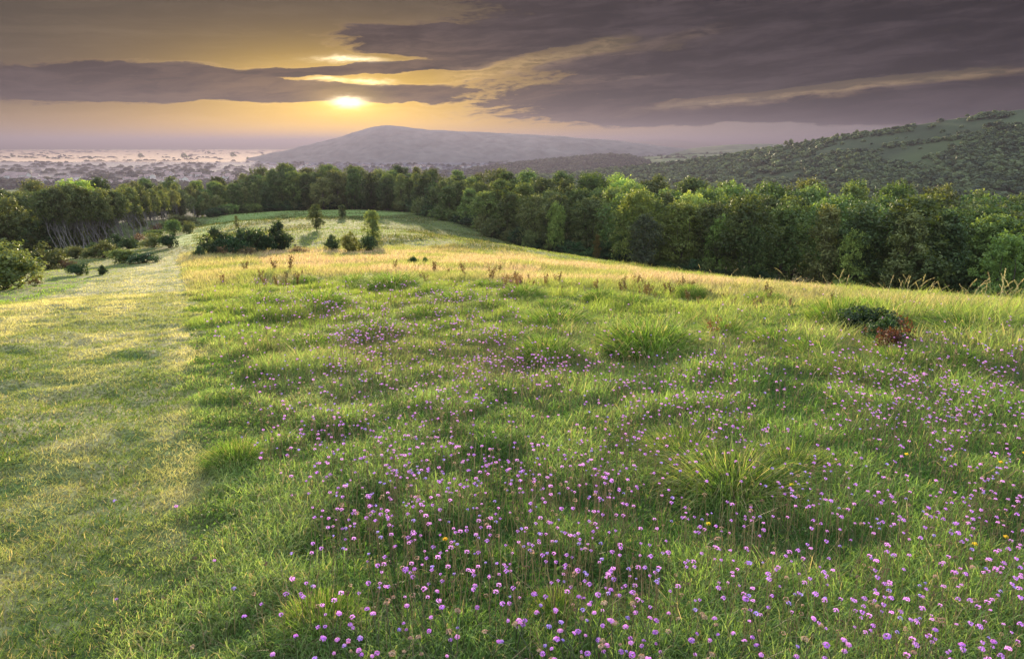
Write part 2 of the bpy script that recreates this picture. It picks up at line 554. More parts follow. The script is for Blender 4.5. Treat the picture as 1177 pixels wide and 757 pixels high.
g_o = obj('ground', sub('ground', ~onpath)); tag(g_o, kind='structure')
p_o = obj('path', sub('path', onpath)); tag(p_o, kind='structure')


# ------------------------------------------------------------------ hills
def interp_prof(prof, px):
    prof = np.array(prof, float); xs = prof[:, 0]
    k = 5
    out = []
    for c in range(1, prof.shape[1]):
        acc = 0
        for j in np.linspace(-1, 1, k):
            acc = acc + np.interp(px + j * 14, xs, prof[:, c])
        out.append(acc / k)
    return out


HILL_PTS = {}


def hill(name, prof, foot_frac, colour, nx_=260, nt=70, rough=3.0, zf=-81.0, back=0.5, power=1.0):
    """a ridge with sighted skyline, at its own distance, with a near slope, a crest and a far slope"""
    px = np.linspace(prof[0][0], prof[-1][0], nx_)
    py, D = interp_prof(prof, px)
    a, b = ray(px, py)
    zr = EYE + b * D
    t = np.r_[np.linspace(0, 1, nt), np.linspace(1, 1 + back * 2, nt // 3)[1:]]
    T, A_ = np.meshgrid(t, a, indexing='ij')
    Df = D * foot_frac
    y = Df + (D - Df) * T
    x = A_ * y
    prf = np.where(T <= 1, (T ** power) * 0.8 + 0.2 * T * T * (3 - 2 * T), 1 - ((T - 1) / (back * 2)) ** 1.6)
    nz = (fbm(x * 0.012, y * 0.012, 61, 4) - 0.5) * rough * 4 * np.clip(T * 3, 0, 1) * np.clip(1.02 - T, 0, 1) ** 0.5
    z = zf + (zr - zf) * prf + nz * 2
    c = colour(x, y, T, px[None, :] + 0 * T)
    i = np.arange(x.size).reshape(x.shape)
    q = np.stack([i[:-1, :-1], i[:-1, 1:], i[1:, 1:], i[1:, :-1]], -1).reshape(-1, 4)
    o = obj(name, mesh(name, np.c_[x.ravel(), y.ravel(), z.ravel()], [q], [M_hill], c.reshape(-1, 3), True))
    tag(o, kind='structure')
    HILL_PTS[name] = (x, y, z, T, px[None, :] + 0 * T)
    return o


def turf(a=(0.085, 0.105, 0.035), b=(0.05, 0.065, 0.025), f=0.01):
    def fn(x, y, T, px):
        n = fbm(x * f, y * f, 71, 4)[..., None]; n = sm(0.35, 0.65, n)
        return np.array(a) * n + np.array(b) * (1 - n)
    return fn


hill('right_hill', [(520, 204, 1110), (640, 200, 1110), (700, 195, 1095), (740, 192, 1073), (800, 184, 1036), (850, 176, 999), (900, 169, 925), (935, 162, 888),
                    (1000, 151, 828), (1045, 145, 799), (1100, 136, 762), (1177, 125, 725), (1300, 119, 666), (1400, 122, 629), (1700, 140, 629)], 0.62,
     turf((0.048, 0.064, 0.023), (0.034, 0.046, 0.019), 0.008), nx_=420, nt=150, rough=1.8)
hill('field_hill', [(640, 193, 2300), (700, 184, 2300), (750, 180, 2300), (800, 177, 2350), (850, 177, 2400), (900, 179, 2400), (980, 190, 2400)], 0.75,
     turf((0.16, 0.17, 0.07), (0.10, 0.12, 0.05), 0.004))
hill('green_hill', [(700, 184, 3400), (745, 178, 3400), (790, 171, 3400), (840, 166, 3500), (900, 165, 3600), (1000, 168, 3600), (1100, 175, 3600)], 0.7,
     turf((0.10, 0.13, 0.055), (0.08, 0.10, 0.045), 0.003))
hill('wooded_ridge', [(540, 197, 2100), (590, 190, 2100), (620, 187, 2100), (660, 183, 2100), (700, 179, 2100), (730, 180, 2100), (745, 190, 2100), (760, 197, 2100)], 0.78,
     turf((0.05, 0.06, 0.03), (0.035, 0.045, 0.02), 0.01))
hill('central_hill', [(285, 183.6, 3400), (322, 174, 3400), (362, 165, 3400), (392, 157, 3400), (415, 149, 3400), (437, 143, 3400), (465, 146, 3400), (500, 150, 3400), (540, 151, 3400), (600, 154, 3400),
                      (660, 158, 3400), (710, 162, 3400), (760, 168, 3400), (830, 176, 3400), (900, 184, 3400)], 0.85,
     turf((0.17, 0.155, 0.135), (0.13, 0.12, 0.105), 0.0015), rough=9)  # paleness of the distance haze put into the turf colour
hill('far_hill', [(600, 172, 11000), (660, 164, 11000), (700, 161, 11000), (750, 160, 11000), (775, 160, 11000), (800, 163, 11000), (850, 168, 11000), (920, 175, 11000)], 0.8,
     turf(), rough=6)
hill('low_ridge', [(-300, 171, 16000), (-60, 168, 16000), (120, 167, 16000), (260, 165, 16000), (380, 164, 16000), (480, 166, 16000), (560, 172, 16000)], 0.8, turf(), rough=6)

# ------------------------------------------------------------------ haze
def volume_mat(name, dens, col, an):
    m = new_mat(name); t = m.node_tree
    p = t.nodes.new('ShaderNodeVolumePrincipled'); p.inputs['Color'].default_value = (*col, 1)
    p.inputs['Density'].default_value = dens; p.inputs['Anisotropy'].default_value = an
    o = t.nodes.new('ShaderNodeOutputMaterial'); t.links.new(p.outputs[0], o.inputs['Volume'])
    return m


def box(name, x0, x1, y0, y1, z0, z1, mat):
    v = [(x, y, z) for z in (z0, z1) for (x, y) in ((x0, y0), (x1, y0), (x1, y1), (x0, y1))]
    f = np.array([(0, 3, 2, 1), (4, 5, 6, 7), (0, 1, 5, 4), (1, 2, 6, 5), (2, 3, 7, 6), (3, 0, 4, 7)])
    return obj(name, mesh(name, v, [f], [mat]))


tag(box('haze', -25500, 25500, -25500, 25500, -86, 94, volume_mat('haze_air', HAZE_DENSITY, (0.108, 0.100, 0.142), 0.42)), kind='stuff')
tag(box('valley_mist', -7500, 560, 3050, 9300, -79.5, -71.5, volume_mat('mist_air', 0.0085, (0.82, 0.68, 0.58), 0.3)), kind='stuff')
tag(box('town_mist', -3600, 1500, 1450, 3040, -79.5, -72, volume_mat('thin_mist_air', 0.0040, (0.42, 0.40, 0.48), 0.3)), kind='stuff')


# ------------------------------------------------------------------ leaf clouds and trees
def leafquads(c, nrm, size, r, asp=0.55, fold=0.15):
    n = len(c)
    v = r.normal(size=(n, 3)); nrm = nrm / (np.linalg.norm(nrm, axis=1, keepdims=True) + 1e-9)
    t1 = np.cross(nrm, v); t1 /= np.linalg.norm(t1, axis=1, keepdims=True) + 1e-9
    t2 = np.cross(nrm, t1)
    s = size[:, None]
    p = np.stack([c - t1 * s, c - t2 * s * asp + nrm * s * fold, c + t1 * s, c + t2 * s * asp + nrm * s * fold], 1).reshape(-1, 3)
    return p, np.arange(4 * n).reshape(n, 4)


def crown_mesh(name, seed, lobes, n, size, cols, ragged=0.3, mat=None, up=0.2):
    """lobes: (cx,cy,cz,rx,rz). Small leaves in sprays, spread through each lobe's outer volume"""
    r = np.random.default_rng(seed)
    L = np.array(lobes, float)
    w = L[:, 3] ** 2 + 0.01; w = w / w.sum()
    ns = max(8, n // 14)                              # sprays of about 14 leaves
    k = r.choice(len(L), ns, p=w)
    d = r.normal(size=(ns, 3)); d /= np.linalg.norm(d, axis=1, keepdims=True)
    d[:, 2] = np.where(d[:, 2] < -0.55, -d[:, 2], d[:, 2])
    rad = 1 + ragged * (r.random(ns) ** 2 * 1.2 - 0.75)
    sc = L[k, :3] + d * np.c_[L[k, 3], L[k, 3], L[k, 4]] * rad[:, None]
    sd = d * 0.9 + r.normal(size=(ns, 3)) * 0.5; sd[:, 2] += up
    sd /= np.linalg.norm(sd, axis=1, keepdims=True)
    j = r.integers(0, ns, n)
    t = r.random(n)
    spr = size * 2.6
    c = sc[j] + sd[j] * (t[:, None] - 0.3) * spr * 1.6 + r.normal(size=(n, 3)) * spr * 0.42
    nrm = d[j] * 0.8 + r.normal(size=(n, 3)) * 0.75; nrm[:, 2] += 0.25
    sz = size * (0.55 + 0.8 * r.random(n))
    v, f = leafquads(c, nrm, sz, r)
    cols = np.array(cols, float)
    tone = r.random(ns) ** 1.3
    cc = cols[0] * (1 - tone[j, None]) + cols[1] * tone[j, None]
    cc = cc * (0.75 + 0.5 * r.random((n, 1)))
    return mesh(name, v, [f], [mat or M_tree], np.repeat(cc, 4, 0))


def tube(path, rad, sides=6):
    path = np.array(path, float); n = len(path)
    tg = np.gradient(path, axis=0); tg /= np.linalg.norm(tg, axis=1, keepdims=True) + 1e-9
    ref = np.array([0.31, 0.95, 0.03]) if abs(tg[0, 2]) > 0.7 else np.array([0, 0, 1.0])
    a = np.cross(tg, ref); a /= np.linalg.norm(a, axis=1, keepdims=True) + 1e-9
    b = np.cross(tg, a)
    th = np.linspace(0, 2 * np.pi, sides, endpoint=False)
    v = path[:, None] + np.array(rad)[:, None, None] * (a[:, None] * np.cos(th)[None, :, None] + b[:, None] * np.sin(th)[None, :, None])
    i = np.arange(n * sides).reshape(n, sides); j = np.roll(i, -1, 1)
    q = np.stack([i[:-1], j[:-1], j[1:], i[1:]], -1).reshape(-1, 4)
    return v.reshape(-1, 3), q


def join(parts):
    V_, Q_ = [], []; k = 0
    for v, q in parts:
        V_.append(v); Q_.append(q + k); k += len(v)
    return np.concatenate(V_), np.concatenate(Q_)


def limb_path(a, b, r, bend=0.12, n=5):
    a, b = np.array(a, float), np.array(b, float); L = np.linalg.norm(b - a)
    t = np.linspace(0, 1, n)[:, None]
    off = r.normal(size=3) * bend * L
    return a + (b - a) * t + off * np.sin(np.pi * t) * 0.6 + np.r_[[np.zeros(3)], r.normal(size=(n - 1, 3)) * 0.02 * L]


def tree_proto(seed, style, cols, bark):
    """unit trees about 12 m tall: returns (trunk mesh, crown mesh, base half-width)"""
    r = np.random.default_rng(seed)
    lobes = []; parts = []
    if style == 'broad':
        Hh, cr, base, nl, n, size = 12, 3.3, 1.3, 18, 9500, 0.185
        trunks = [((0, 0, -0.6), (r.normal() * 0.3, r.normal() * 0.3, 6.5), 0.24)]
    elif style == 'round':
        Hh, cr, base, nl, n, size = 12, 4.0, 1.2, 20, 9500, 0.19
        trunks = [((0, 0, -0.6), (0, 0, 6.0), 0.28)]
    elif style == 'slim':
        Hh, cr, base, nl, n, size = 12, 2.1, 1.0, 16, 6800, 0.17
        trunks = [((0, 0, -0.6), (r.normal() * 0.4, 0, 8.5), 0.17)]
    elif style == 'bare':                       # tall, slanting bare stems with the leaves on top
        Hh, cr, base, nl, n, size = 12, 3.0, 6.4, 14, 5200, 0.18
        lean = -1.6 - r.random() * 1.2
        trunks = [((k * 0.8 + 0.6 + r.normal() * 0.3, r.normal() * 0.4, -0.6), (lean + k * 1.3 + r.normal() * 0.3, r.normal() * 0.5, 8.0 + r.normal() * 0.4), 0.10 + 0.04 * r.random()) for k in (-1.2, 0, 1.1)]
    for k in range(nl):
        t = (k + 0.5) / nl
        z = base + (Hh - base) * t
        prof = math.sin(math.pi * min(1, 0.18 + 0.80 * t)) ** 0.6
        a = k * 2.4 + r.random(); rr_ = cr * prof * (0.25 + 0.6 * r.random())
        lr = cr * (0.30 + 0.24 * r.random()) * (0.65 + 0.5 * prof)
        cxx = -1.2 if style == 'bare' else 0
        lobes.append((cxx + rr_ * math.cos(a), rr_ * math.sin(a), min(z, Hh - lr * 0.8), lr, lr * (0.7 + 0.3 * r.random())))
    if style == 'broad' or style == 'slim':
        lobes.append((r.normal() * 0.4, r.normal() * 0.4, Hh - 0.9, 0.75, 1.1))
    for a, b, rad in trunks:
        p = limb_path(a, b, r, 0.05, 7)
        parts.append(tube(p, np.linspace(rad, rad * 0.35, 7), 7))
        for L in [lobes[i] for i in r.choice(len(lobes), 6, replace=False)]:
            s = p[min(6, max(2, int(len(p) * (L[2] / Hh) * 0.75)))]
            pp = limb_path(s, L[:3], r, 0.12)
            parts.append(tube(pp, np.linspace(rad * 0.42, 0.03, len(pp)), 5))
    tv, tq = join(parts)
    tm = mesh('trunk', tv, [tq], [bark], None, True)
    cm = crown_mesh('crown', seed + 5, lobes, n, size, cols)
    return tm, cm


DARK = [(0.044, 0.068, 0.026), (0.110, 0.150, 0.050)]
MID = [(0.062, 0.102, 0.030), (0.165, 0.220, 0.060)]
OLIVE = [(0.070, 0.092, 0.032), (0.170, 0.190, 0.065)]
LIGHT = [(0.120, 0.190, 0.045), (0.290, 0.370, 0.090)]
GREY = [(0.055, 0.075, 0.040), (0.125, 0.150, 0.075)]
RUST = [(0.12, 0.085, 0.025), (0.22, 0.15, 0.04)]
protos = {}
for key, st, cols_, bk, seeds in (('dark', 'broad', DARK, M_bark, (1, 2, 3)), ('mid', 'broad', MID, M_bark, (11, 12, 13)), ('round', 'round', MID, M_bark, (21, 22)),
                                  ('olive', 'round', OLIVE, M_bark, (31, 32)), ('slim', 'slim', OLIVE, M_bark, (41, 42)), ('bare', 'bare', OLIVE, M_pale_bark, (51, 52, 53, 54)),
                                  ('light', 'round', LIGHT, M_bark, (61, 62)), ('barelight', 'bare', LIGHT, M_pale_bark, (58,)), ('grey', 'round', GREY, M_pale_bark, (71,)), ('rust', 'slim', RUST, M_bark, (81,))):
    protos[key] = [tree_proto(s_, st, cols_, bk) for s_ in seeds]


def plant_tree(key, x, y, hgt, label, group, wid=1.0, name='tree', cat='tree', z=None):
    tm, cm = protos[key][rng.integers(len(protos[key]))]
    o = empty(name, (x, y, float(H(x, y)) if z is None else z))
    s = hgt / 12.0
    o.scale = (s * wid, s * wid, s)
    o.rotation_euler = (0, 0, rng.normal() * 0.35 if key.startswith('bare') else rng.random() * 6.28)
    obj('trunk', tm, o); obj('crown', cm, o)
    return tag(o, label, cat, group)


# wood edge: px, base y, depth, canopy y of the last row, top y of the front row
EDGE = [(-60, 300, 96, 228, 234), (0, 298, 98, 217, 229), (50, 294, 102, 213, 226), (100, 289, 112, 209, 219), (150, 276, 130, 205, 222), (200, 257, 165, 205, 224),
        (250, 247, 190, 205, 216), (300, 243, 196, 199, 208), (330, 242, 198, 193, 200), (400, 240, 200, 192, 200), (460, 242, 190, 193, 204), (500, 252, 160, 194, 214),
        (560, 268, 128, 195, 216), (620, 286, 112, 197, 222), (700, 300, 104, 200, 226), (760, 310, 98, 204, 228), (820, 320, 93, 207, 232), (900, 334, 88, 209, 236),
        (1000, 352, 84, 212, 240), (1080, 364, 80, 215, 242), (1177, 376, 77, 224, 246), (1260, 385, 74, 232, 255)]
E_ = np.array(EDGE, float)
NROW = 5
zones = [(130, 'left wood'), (330, 'track-end wood'), (560, 'far wood'), (800, 'centre-right wood'), (3000, 'right wood')]
looks = {'dark': 'dark green broad-crowned tree', 'mid': 'mid green leafy tree', 'round': 'round-headed green tree', 'olive': 'olive green rounded tree', 'slim': 'slim olive green tree',
         'bare': 'tree with pale slanting stems', 'light': 'bright yellow-green tree', 'grey': 'grey-green tree'}
rows_txt = ['in the front row of the', 'in the second row of the', 'in the middle rows of the', 'in the back rows of the', 'in the back rows of the']
ntree = 0; frontrow = {}
for row in range(NROW):
    p = -70 + row * 9
    while p < 1250:
        D0, cy_, fy_ = (float(np.interp(p, E_[:, 0], E_[:, k])) for k in (2, 3, 4))
        D_ = D0 + 2 + row * (8.5 if D0 > 150 else 10) + rng.normal() * 1.5
        ty = fy_ + (cy_ - fy_) * row / (NROW - 1) + rng.normal() * 3.0 + 1.0 + (3.0 if row == 0 else 0) * rng.random()
        if 316 < p < 326 and row > 0: p += 9; continue      # a bright gap between the crowns
        a, b = ray(p, ty)
        x = float(a) * D_; z = float(H(x, D_)); hgt = EYE + float(b) * D_ - z
        hgt = max(5.0, min(hgt, 19.0))
        if 50 < p < 235 and row <= 1: key = rng.choice(['bare', 'bare', 'bare', 'bare', 'slim'] if p < 200 else ['bare', 'slim', 'dark', 'olive'])
        elif p < 60: key = rng.choice(['dark', 'mid', 'olive', 'dark'])
        elif p < 520: key = rng.choice(['dark', 'olive', 'slim', 'dark', 'mid'])
        else: key = rng.choice(['dark', 'mid', 'round', 'olive', 'mid', 'slim', 'round'] + (['light'] if row > 1 or rng.random() < 0.4 else []))
        zt = next(t for lim, t in zones if p < lim)
        wid = 1.0 if key != 'bare' else 0.85
        if hgt > 14: wid *= 14 / hgt
        if hgt < 8: wid *= 1.15
        o = plant_tree(key, x, D_, hgt, f'{looks[key]} {rows_txt[row]} {zt}', 'trees of the near wood', wid)
        frontrow.setdefault((key, ['front row', 'second row', 'middle rows', 'back rows', 'back rows'][row], zt), []).append((p, o))
        ntree += 1
        p += F * (4.3 if key in ('slim', 'bare') else 5.4) * (hgt / 12) ** 0.5 / D_ * (0.8 + 0.4 * rng.random()) * (1.0 if row < 2 else 1.25)
for (key, rw, zt), it in frontrow.items():
    if len(it) > 1: number(it, '{} ' + looks[key] + ' from the left, ' + rw + ' of the ' + zt)
print('trees', ntree)


def sight_tree(key, px, base_y, D, top_y, label, name='tree', cat='tree', wid=1.0, group=None):
    a, b = ray(px, top_y); x = float(a) * D
    z = float(H(x, D)); hgt = EYE + float(b) * D - z
    return plant_tree(key, x, D, hgt, label, group, wid, name, cat)


for key, px, D, ty, wid, lab in (
        ('light', 733, 96, 221, 0.85, 'tall bright yellow-green tree standing out of the right wood edge'),
        ('grey', 742, 92, 248, 0.9, 'pale grey-green tree with visible stem in front of the yellow-green tree'),
        ('rust', 687, 99, 270, 0.8, 'small rusty yellow autumn sapling at the wood edge'),
        ('light', 828, 93, 250, 0.8, 'fresh green round tree in front of the dark wood, half wood height'),
        ('light', 640, 106, 234, 0.6, 'slim light green tree in the wood edge right of the meadow end'),
        ('mid', 868, 86, 262, 0.8, 'low green tree beside the fresh green round tree'),
        ('light', 985, 85, 268, 0.7, 'small bright green tree low against the dark right wood'),
        ('mid', 1060, 82, 228, 1.2, 'broad green spreading tree near the right end of the wood'),
        ('light', 1168, 72, 272, 0.9, 'bright green small tree at the far right end of the wood'),
        ('barelight', 98, 110, 210, 1.25, 'yellow-green crowned tree rising above the slanting pale stems'),
        ('dark', 313, 200, 196, 0.7, 'dark slender tree left of the bright gap in the far wood')):
    sight_tree(key, px, 0, D, ty, lab, wid=wid)


its = []
for k, px in enumerate(np.r_[np.linspace(58, 128, 8), np.linspace(137, 200, 6)]):
    D = float(np.interp(px, [58, 110, 150, 200], [98, 109, 124, 158])) + rng.normal()
    its.append((px, sight_tree('bare', float(px), 0, D, 214 + rng.random() * 8, 'tall tree with pale slanting bare stems along the left wood edge', wid=0.85, group='slanting pale-stemmed trees of the left wood')))
number(its, '{} pale slanting-stemmed tree from the left along the left wood edge')

# bushes
def bush_proto(seed, cols, n=5200, size=0.055, tall=1.0, flat=1.0):
    """about 2 m wide, 1.6 m high"""
    r = np.random.default_rng(seed); lobes = []; parts = []
    for k in range(16):
        a = r.random() * 6.28; q = r.random() ** 0.6 * 0.75
        lr = 0.30 + 0.18 * r.random()
        z = (1.45 * tall * (1 - q * q * 0.75)) * (0.18 + 0.72 * r.random())
        lobes.append((q * math.cos(a) * flat, q * math.sin(a) * flat, z, lr, lr))
        parts.append(tube(limb_path((r.normal() * 0.05, r.normal() * 0.05, -0.1), lobes[-1][:3], r, 0.1), np.linspace(0.03, 0.008, 5), 5))
    tv, tq = join(parts)
    return mesh('stem', tv, [tq], [M_bark], None, True), crown_mesh('foliage', seed, lobes, n, size, cols, 0.5)


BR = [(0.075, 0.050, 0.028), (0.16, 0.10, 0.05)]
RED = [(0.070, 0.038, 0.022), (0.19, 0.068, 0.045)]
BG = [(0.020, 0.045, 0.018), (0.050, 0.095, 0.030)]
YG = [(0.075, 0.095, 0.020), (0.20, 0.20, 0.045)]
bushes = {'dark': [bush_proto(201, BG), bush_proto(202, BG), bush_proto(203, BG)], 'mid': [bush_proto(211, MID), bush_proto(212, MID)],
          'yellow': [bush_proto(221, YG), bush_proto(222, OLIVE)], 'brown': [bush_proto(231, BR, 1500), bush_proto(232, BR, 1500)],
          'red': [bush_proto(241, RED, 1600, 0.05)], 'olive': [bush_proto(251, OLIVE), bush_proto(252, OLIVE)]}


def bush(key, px, by, ty, wpx, label, D=None, name='bush', cat='bush', group=None):
    if D is None:
        x, D = (float(v[0]) for v in hit(px, by))
    else:
        x = float(ray(px, by)[0]) * D
    z = float(H(x, D)); hgt = max(0.25, EYE + float(ray(px, ty)[1]) * D - z)
    w = wpx * D / F
    pr = bushes[key]; sm_, fm = pr[rng.integers(len(pr))]
    o = empty(name, (x, D, z)); o.scale = (w / 2.3, w / 2.3 * 0.9, hgt / 1.65); o.rotation_euler = (0, 0, rng.random() * 6.28)
    obj('stem', sm_, o); obj('foliage', fm, o)
    return tag(o, label, cat, group)


for a in (
        ('dark', 248, 291, 262, 44, 'dark green bush at the left end of the meadow thicket, by the path'),
        ('dark', 284, 289, 254, 52, 'tallest dark green bush in the middle of the meadow thicket'),
        ('dark', 266, 292, 266, 40, 'lower dark bush at the front of the meadow thicket'),
        ('dark', 322, 286, 255, 40, 'round dark green bush at the right end of the meadow thicket'),
        ('dark', 304, 288, 264, 30, 'dark bush between the tall and the round bush of the thicket'),
        ('brown', 256, 293, 280, 34, 'rusty brown low bush in front of the thicket'),
        ('brown', 288, 293, 282, 36, 'low brown bracken clump below the tallest thicket bush'),
        ('brown', 344, 291, 281, 30, 'brown bracken clump right of the round thicket bush'),
        ('dark', 230, 295, 283, 18, 'small dark bush where the thicket meets the path'),
        ('dark', 383, 289, 270, 22, 'dark green low bush left of the yellow-green one'),
        ('yellow', 402, 291, 266, 30, 'yellow-green bush in the middle of the small clump'),
        ('dark', 423, 290, 267, 26, 'dark green bush at the foot of the bushy tree'),
        ('dark', 475, 307, 293, 14, 'small upright dark bush alone in the straw grass'),
        ('mid', 489, 307, 294, 9, 'narrow green bush beside the small upright dark one'),
        ('olive', 8, 334, 279, 96, 'large dark olive bush at the left edge of the photo'),
        ('yellow', 6, 322, 278, 46, 'yellow-green bush rising behind the large olive bush'),
        ('yellow', 56, 309, 279, 46, 'yellow-green rounded bush beside the path verge'),
        ('olive', 30, 312, 292, 40, 'olive bush between the large bush and the yellow-green one'),
        ('dark', 91, 318, 300, 30, 'small round dark bush on the left verge of the path'),
        ('dark', 118, 317, 305, 14, 'tiny dark bush right of the small round one'),
        ('dark', 166, 303, 288, 50, 'low spreading dark green bush beside the path'),
        ('dark', 195, 285, 267, 26, 'dark round bush where the path narrows'),
        ('mid', 140, 303, 284, 40, 'green scrubby bush below the slanting pale stems'),
        ('olive', 120, 296, 277, 34, 'olive bush under the left wood edge'),
        ('olive', 218, 268, 254, 20, 'grey-olive bush left of the green track'),
        ('brown', 75, 308, 296, 34, 'brown bracken patch beside the yellow-green rounded bush'),
        ('brown', 40, 330, 314, 22, 'brown bracken at the foot of the large olive bush'),
        ('mid', 200, 270, 250, 24, 'green bush at the wood corner by the track'),
        ('olive', 176, 285, 268, 34, 'olive bush in the scrub beneath the left wood')):
    bush(*a)
its = []
for px, by, ty, w in [(float(np.interp(t, [0, 1], [60, 215])), 0, 0, 0) for t in np.linspace(0, 1, 16)]:
    by = float(np.interp(px, [60, 105, 150, 215], [298, 293, 284, 256])) + rng.normal() * 2
    its.append((px, bush(rng.choice(['olive', 'mid', 'dark', 'brown', 'olive']), px + rng.normal() * 3, by, by - 9 - rng.random() * 9, 20 + rng.random() * 14,
         'low undergrowth bush along the foot of the slanting-stem wood', group='undergrowth along the left wood')))
number(its, '{} low undergrowth bush from the left below the slanting pale stems')
its = []
for k, px in enumerate(np.linspace(215, 475, 34)):
    for q in (0, 1):
        D0 = float(np.interp(px, E_[:, 0], E_[:, 2])) + 2 + q * 9 + rng.normal()
        a, b = ray(px + q * 4, 240); x = float(a) * D0; z = float(H(x, D0)); _, by = proj(x, D0, z)
        its.append((px + q * 4, bush(rng.choice(['olive', 'mid', 'dark', 'dark', 'olive']), px + q * 4, 0, float(by) - 9 - rng.random() * 8, 16 + rng.random() * 8,
             'low bush in the shade under the far wood', D=D0, group='undergrowth of the far wood')))
number(its, '{} low bush from the left in the shade under the far wood')
its = []
for k, px in enumerate(np.r_[np.linspace(478, 905, 36), np.linspace(915, 1200, 16)]):
    D0 = float(np.interp(px, E_[:, 0], E_[:, 2])) - 2.5 + rng.normal()
    a, b = ray(px, 300); x = float(a) * D0; z = float(H(x, D0)); _, by = proj(x, D0, z)
    its.append((px, bush(rng.choice(['olive', 'mid', 'dark', 'dark', 'olive']), px, 0, float(by) - 10 - rng.random() * 15, 22 + rng.random() * 16,
         'low bush at the foot of the right wood edge', D=D0, group='undergrowth along the right wood')))
number(its, '{} low bush from the left at the foot of the right wood edge')
for key, px, by, ty, wid, lab in (('slim', 271, 262, 248, 1.0, 'sapling poking up behind the left of the meadow thicket'),
                                  ('dark', 362, 266, 236, 1.0, 'small dark conical tree alone in the far meadow'),
                                  ('dark', 393, 251, 236, 1.3, 'small round tree at the far end of the meadow'),
                                  ('mid', 427, 279, 243, 1.05, 'bushy green tree above the small clump in the meadow')):
    x, D = (float(v[0]) for v in hit(px, by))
    sight_tree(key, px, by, D, ty, lab, 'small_tree', wid=wid)

# ------------------------------------------------------------------ far vegetation
def blob_proto(seed, n=70):
    """a rounded crown about 1 unit wide made of coarse leaf clumps"""
    r = np.random.default_rng(seed)
    d = r.normal(size=(n, 3)); d /= np.linalg.norm(d, axis=1, keepdims=True); d[:, 2] = abs(d[:, 2]) * 1.0 - 0.15
    c = d * np.array([0.5, 0.5, 0.75]) * (0.8 + 0.25 * r.random((n, 1)))
    return leafquads(c, d + r.normal(size=(n, 3)) * 0.35, 0.16 + 0.1 * r.random(n), r, 0.8, 0.1)[0]


BL = [blob_proto(s) for s in range(300, 306)]


def scatter(name, x, y, z, w, h, tone, kind='stuff'):
    """merge many far crowns into one mesh"""
    r = np.random.default_rng(5); n = len(x); k = r.integers(0, len(BL), n)
    V_ = np.empty((n, len(BL[0]), 3), np.float32)
    for i in range(len(BL)):
        m = k == i
        th = r.random(m.sum()) * 6.28; ct, st = np.cos(th)[:, None], np.sin(th)[:, None]
        b = BL[i]
        V_[m, :, 0] = (b[:, 0] * ct - b[:, 1] * st) * w[m, None] + x[m, None]
        V_[m, :, 1] = (b[:, 0] * st + b[:, 1] * ct) * w[m, None] + y[m, None]
        V_[m, :, 2] = b[:, 2] * h[m, None] * 1.1 + z[m, None]
    c = np.repeat(tone, V_.shape[1], 0)
    o = obj(name, mesh(name, V_.reshape(-1, 3), [np.arange(V_.shape[0] * V_.shape[1]).reshape(-1, 4)], [M_grass_far], c))
    return tag(o, kind=kind)


M_grass_far = leafy('far_foliage', trans=0.3, vary=0.0, hue=0.0)

# scrub and trees on the right hill
x, y, z, T, PX = HILL_PTS['right_hill']
n = 36000
ri = rng.integers(0, 150, n); ci = rng.integers(0, x.shape[1] - 1, n)
fx, fy, fz, fT, fP = (A_[ri, ci] for A_ in (x, y, z, T, PX))
jx = rng.normal(size=n) * 2.5; jy = rng.normal(size=n) * 2.0
ang_, _ = ray(fP, 200)
dn = 0.5 * fbm(fx * 0.02, fy * 0.02, 81, 5) + 0.5 * fbm(fP * 0.012, fT * 11 + fP * 0.004, 85, 4)
_, sy = proj(fx, fy, fz)
cover = sm(0.97, 0.50, fT) * 0.80 + 0.12 * (fbm(fx * 0.03, fy * 0.004, 83, 2) > 0.5)
cover = np.maximum(cover, sm(930, 840, fP) * 0.9)              # lower left end fully wooded
skyl = (fT > 0.93) & (fP > 700) & (fP < 1050) & (fT < 1.0)
keepm = (dn < 0.412 + cover * 0.225) | (skyl & (rng.random(n) < 0.75)) | (rng.random(n) < 0.03)
keepm &= (fT > 0.05)
fx, fy, fz, fT, fP, jx, jy, dn, skyl = (A_[keepm] for A_ in (fx, fy, fz, fT, fP, jx, jy, dn, skyl))
w_ = 4.5 + 4.5 * rng.random(len(fx)) ** 2; w_ = w_ * np.where(fT > 0.6, 0.8, 1.0) * np.where(fP < 900, 1.35, 1)
tn = rng.random((len(fx), 1))
tone = np.array([0.035, 0.055, 0.022]) * (1 - tn ** 1.5) + np.array([0.135, 0.175, 0.065]) * tn ** 1.5
scatter('hillside_scrub', fx + jx, fy + jy, fz, w_, w_ * (0.5 + 0.25 * rng.random(len(fx))), tone)
# individual trees on the skyline of the right hill
SKYT = [(868, 8), (880, 6), (902, 11), (910, 12), (925, 8), (945, 7), (962, 8), (968, 7), (985, 9)]
tm_, cm_ = protos['round'][0]
cmf = crown_mesh('crown', 909, [(0, 0, 7, 3.2, 3.0), (1.5, 0.6, 6, 2.4, 2.2), (-1.6, -0.5, 6, 2.2, 2.0), (0.3, 0, 9, 2, 2)], 900, 0.5, DARK)
its = []
for k, (px, hp) in enumerate(SKYT):
    ci_ = int(np.argmin(abs(HILL_PTS['right_hill'][4][0] - px)))
    xx, yy, zz = (float(HILL_PTS['right_hill'][i][146, ci_]) for i in range(3))
    o = empty('hill_tree', (xx, yy, zz - 0.5)); s = 0.62 * hp * yy / F / 11.0; o.scale = (s, s, s)
    obj('trunk', tm_, o); obj('crown', cmf, o)
    its.append((px, tag(o, 'x', 'tree', 'trees on the right hill skyline')))
number(its, '{} small dark tree from the left on the right hill skyline')

